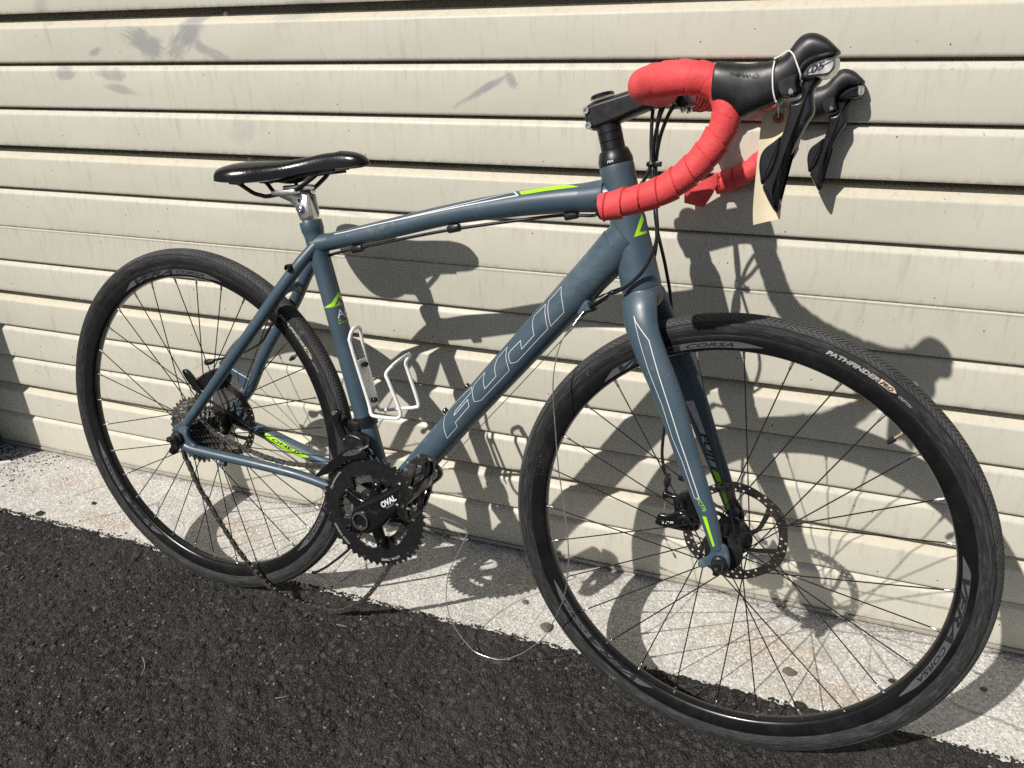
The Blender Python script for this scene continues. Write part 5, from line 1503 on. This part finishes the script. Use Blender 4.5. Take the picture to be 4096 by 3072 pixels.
# ------------------------------------------------------------------ bottle cage
cage = pempty('bottle_cage')
CG = [(.3582, -.022, .2150), (.3546, -.020, .2300), (.3560, -.014, .2420), (.3556, 0, .2440), (.3520, .014, .2380), (.3500, .020, .2250), (.3540, .022, .1950), (.3747, .022, .1242), (.3785, .024, .0990), (.3840, .032, .0905), (.4248, .036, .0993), (.4480, .036, .1053), (.4539, .036, .1139), (.4355, .036, .1636), (.4302, .034, .1833), (.4390, .030, .1960), (.4445, .020, .2040), (.4440, -.010, .2010), (.4370, -.028, .1900), (.4334, -.034, .1802), (.4408, -.036, .1672), (.4612, -.036, .1220), (.4580, -.036, .1105), (.4480, -.036, .1075), (.4106, -.034, .1040), (.3980, -.027, .1060), (.3901, -.022, .1227)]
g = G(); P = spl(CG, 6, True); g.tube(P, .0031, 12, closed=True); part('wire', g, 'white_paint', cage)
g = G(); g.tube(spl([(.4430, .020, .2035), (.4440, .005, .2030), (.4440, -.008, .2010), (.4385, -.025, .1920)], 6), [(.0022, .0058)] * 19, 10, ref=(.8, 0, -.6)); part('strap_plate', g, 'white_paint', cage)
g = G(); a = unit((-.3022, 0, 1)); ctr = np3((.3735, 0, .1475)); g.box(ctr, (.0022, .030, .085), Matrix.Rotation(-.2935, 3, 'Y'), .001); part('back_plate', g, 'white_paint', cage)
for x, z in ((.3665, .1795), (.3845, .1180)):
    g = G(); g.lathe([(.0030, -.004), (.0048, .002), (.0048, .007), (.0040, .008), (.0024, .008), (.0024, .006)], 14, (x, 0, z), (.957, 0, .289)); part('bolt', g, 'black_gloss', cage)

# ------------------------------------------------------------------ disc brake calipers
bc = pempty('brake_caliper', True); bc['label'] = 'front disc brake caliper behind the fork'
g = G(); g.pillow(spl([(-.098, .030), (-.086, .044), (-.076, .052), (-.070, .068), (-.062, .064), (-.056, .036), (-.050, .010), (-.052, -.012), (-.066, -.016), (-.082, -.012), (-.092, .004), (-.096, .018)], 4, True), .045, .014, .006, 4); part('body', g, 'black_gloss', bc, 60)
g = G(); g.pillow(spl([(-.118, -.004), (-.114, .006), (-.100, .008), (-.084, .018), (-.068, .016), (-.062, .000), (-.068, -.012), (-.086, -.014), (-.112, -.014), (-.119, -.010)], 4, True), .0285, .0045, .002, 4); part('actuation_arm', g, 'black_gloss', bc, 60)
g = G(); g.pillow(spl([(-.116, .034), (-.112, .040), (-.098, .038), (-.086, .040), (-.078, .036), (-.082, .026), (-.100, .030), (-.112, .026)], 4, True), .042, .006, .003, 3); part('cable_arm', g, 'black_gloss', bc, 60)
for x, z, r_ in ((-.0805, .0310, .0062), (-.0740, .0035, .0110)):
    g = G(); g.lathe([(r_, .030), (r_, .0235), (r_ * .85, .0225), (r_ * .45, .0225), (r_ * .40, .0245), (.0003, .0245)], 20, (x, 0, z)); part('bolt', g, 'black_gloss', bc)
g = G(); g.lathe([(.0016, .0225), (.0016, .0222), (.0004, .0222)], 10, (-.0740, 0, .0035)); part('bolt_centre', g, 'steel', bc)
g = G(); g.box((-.0915, .040, .0175), (.003, .006, .005), None, .0008); part('pad_clip', g, 'red', bc)
g = G(); plane_text(g, 'TRP', (-.1075, -.0085), (-.0885, -.0050), .0048, .0237, .25, .03); part('lettering', g, 'white_decal', bc)
g = G(); g.lathe([(.0030, -.004), (.0030, .002), (.0052, .004), (.0064, .010), (.0058, .018), (.0036, .020), (.0034, .024)], 14, (-.1125, .052, .0400), (.05, 0, 1)); part('barrel_adjuster', g, 'black_rubber', bc)
g = G(); g.lathe([(.0037, .0175), (.0037, .0205)], 12, (-.1125, .052, .0400), (.05, 0, 1)); part('ferrule', g, 'steel', bc)
g = G(); g.tube(spl([(-.1120, .050, .0380), (-.1105, .045, .0180), (-.1085, .036, .0030), (-.1060, .034, -.0200), (-.0995, .036, -.0446), (-.0870, .040, -.0650)], 6), .0006, 6); part('inner_cable', g, 'steel_cable', bc)
g = G(); g.lathe([(.0014, 0), (.0016, .001), (.0016, .008), (.0012, .0095)], 10, (-.0880, .0397, -.0635), unit((.55, .1, -.8))); part('cable_crimp', g, 'alloy', bc)
g = G(); g.lathe([(.0040, -.002), (.0040, .010), (.0030, .011)], 12, (-.083, .046, .064), (-1, 0, .1)); part('mount_bolt', g, 'black_gloss', bc)

rc = pempty('brake_caliper'); rc['label'] = 'rear disc brake caliper above the cassette'
g = G(); g.pillow(spl([(-.060, .062), (-.052, .080), (-.030, .096), (.000, .108), (.020, .104), (.026, .088), (.016, .070), (-.008, .058), (-.036, .050), (-.054, .050)], 4, True), .046, .013, .006, 4); part('body', g, 'black_gloss', rc, 60)
g = G(); g.pillow(spl([(-.080, .094), (-.070, .097), (-.056, .086), (-.038, .066), (-.020, .056), (-.030, .048), (-.052, .058), (-.072, .078)], 4, True), .031, .0050, .0025, 3); part('actuation_arm', g, 'black_gloss', rc, 60)
g = G(); g.lathe([(.0032, 0), (.0060, .003), (.0062, .012), (.0046, .020), (.0036, .024)], 14, (-.040, .050, .1110), unit((.95, 0, .28))); part('barrel_adjuster', g, 'black_rubber', rc)
g = G(); g.tube([(-.070, .034, .0930), (-.040, .050, .1110)], .0007, 6); g.tube(spl([(-.072, .033, .090), (-.066, .030, .060), (-.064, .032, .034)], 5), .0006, 6); part('inner_cable', g, 'steel_cable', rc)
g = G(); g.box((-.046, .038, .0800), (.010, .006, .006), None, .001); part('pad_clip', g, 'red', rc)
g = G(); g.lathe([(.0015, 0), (.0017, .010)], 8, (-.064, .032, .030), (0, 0, 1)); part('cable_crimp', g, 'alloy', rc)

# ------------------------------------------------------------------ hang tag tied to the near hood
MW = Matrix.Translation(base) @ BM.to_4x4() @ STEER
tg = empty('hang_tag', None, MW)
tag(tg, 'blank manila hang tag tied with white string to the near brake hood', 'tag')
card = [(.0125, .5997), (.0031, .5890), (.0033, .5496), (.0049, .5003), (.0074, .4802), (.0341, .4886), (.0326, .5219), (.0306, .5627), (.0285, .5907), (.0267, .5999)]
Lc = [card[0], card[1], card[2], card[3], card[4]]; Rc = [card[9], card[8], card[7], card[6], card[5]]
A = spl(Lc, 5); B = spl(Rc, 5); V = []; m = 7
for i, (p, q) in enumerate(zip(A, B)):
    for k in np.linspace(0, 1, m):
        x, z = p + (q - p) * k
        V.append((x, -.184 + .0035 * math.sin(math.pi * k) + .004 * ((z - .54) / .06) ** 2 * .4, z))
F = [(i * m + j, i * m + j + 1, (i + 1) * m + j + 1, (i + 1) * m + j) for i in range(len(A) - 1) for j in range(m - 1)]
g = G(); n0 = len(V); g.add(V + [(x, y + .0004, z) for x, y, z in V], F + [tuple(n0 + i for i in f[::-1]) for f in F]); g.build('card', 'tag', tg)
g = G(); g.ring([.0022] * 20, [.0052] * 20, -.0006, -.0002, (.0186, -.1815, .5892)); g.build('hole_reinforcement', 'tag_ring', tg)
g = G(); g.lathe([(.0022, -.0004), (.0003, -.0004)], 16, (.0186, -.1815, .5892)); g.build('hole', 'tape', tg)
g = G()
loopp = [(.0140, -.2205, .6400), (.0142, -.2232, .6288), (.0165, -.2232, .6136), (.0200, -.2195, .6030), (.0205, -.205, .5995), (.0205, -.186, .6040), (.0180, -.1845, .6150), (.0150, -.1850, .6290), (.0145, -.188, .6400), (.0142, -.2045, .6440), (.0140, -.2210, .6425)]
g.tube(spl(loopp, 6, True), .00075, 7, closed=True)
g.tube(spl([(.0140, -.2210, .6418), (.0200, -.2190, .6455), (.0255, -.2185, .6490), (.0310, -.2222, .6450), (.0346, -.2232, .6385), (.0395, -.2232, .6285), (.0400, -.2195, .6240)], 6), .00075, 7)
g.tube(spl([(.0205, -.2215, .6035), (.0200, -.205, .5985), (.0192, -.190, .5945), (.0186, -.1835, .5895)], 6), .0007, 7)
g.tube(spl([(.0212, -.2150, .6020), (.0205, -.200, .5975), (.0186, -.1830, .5900)], 6), .0007, 7)
g.build('string', 'string', tg)
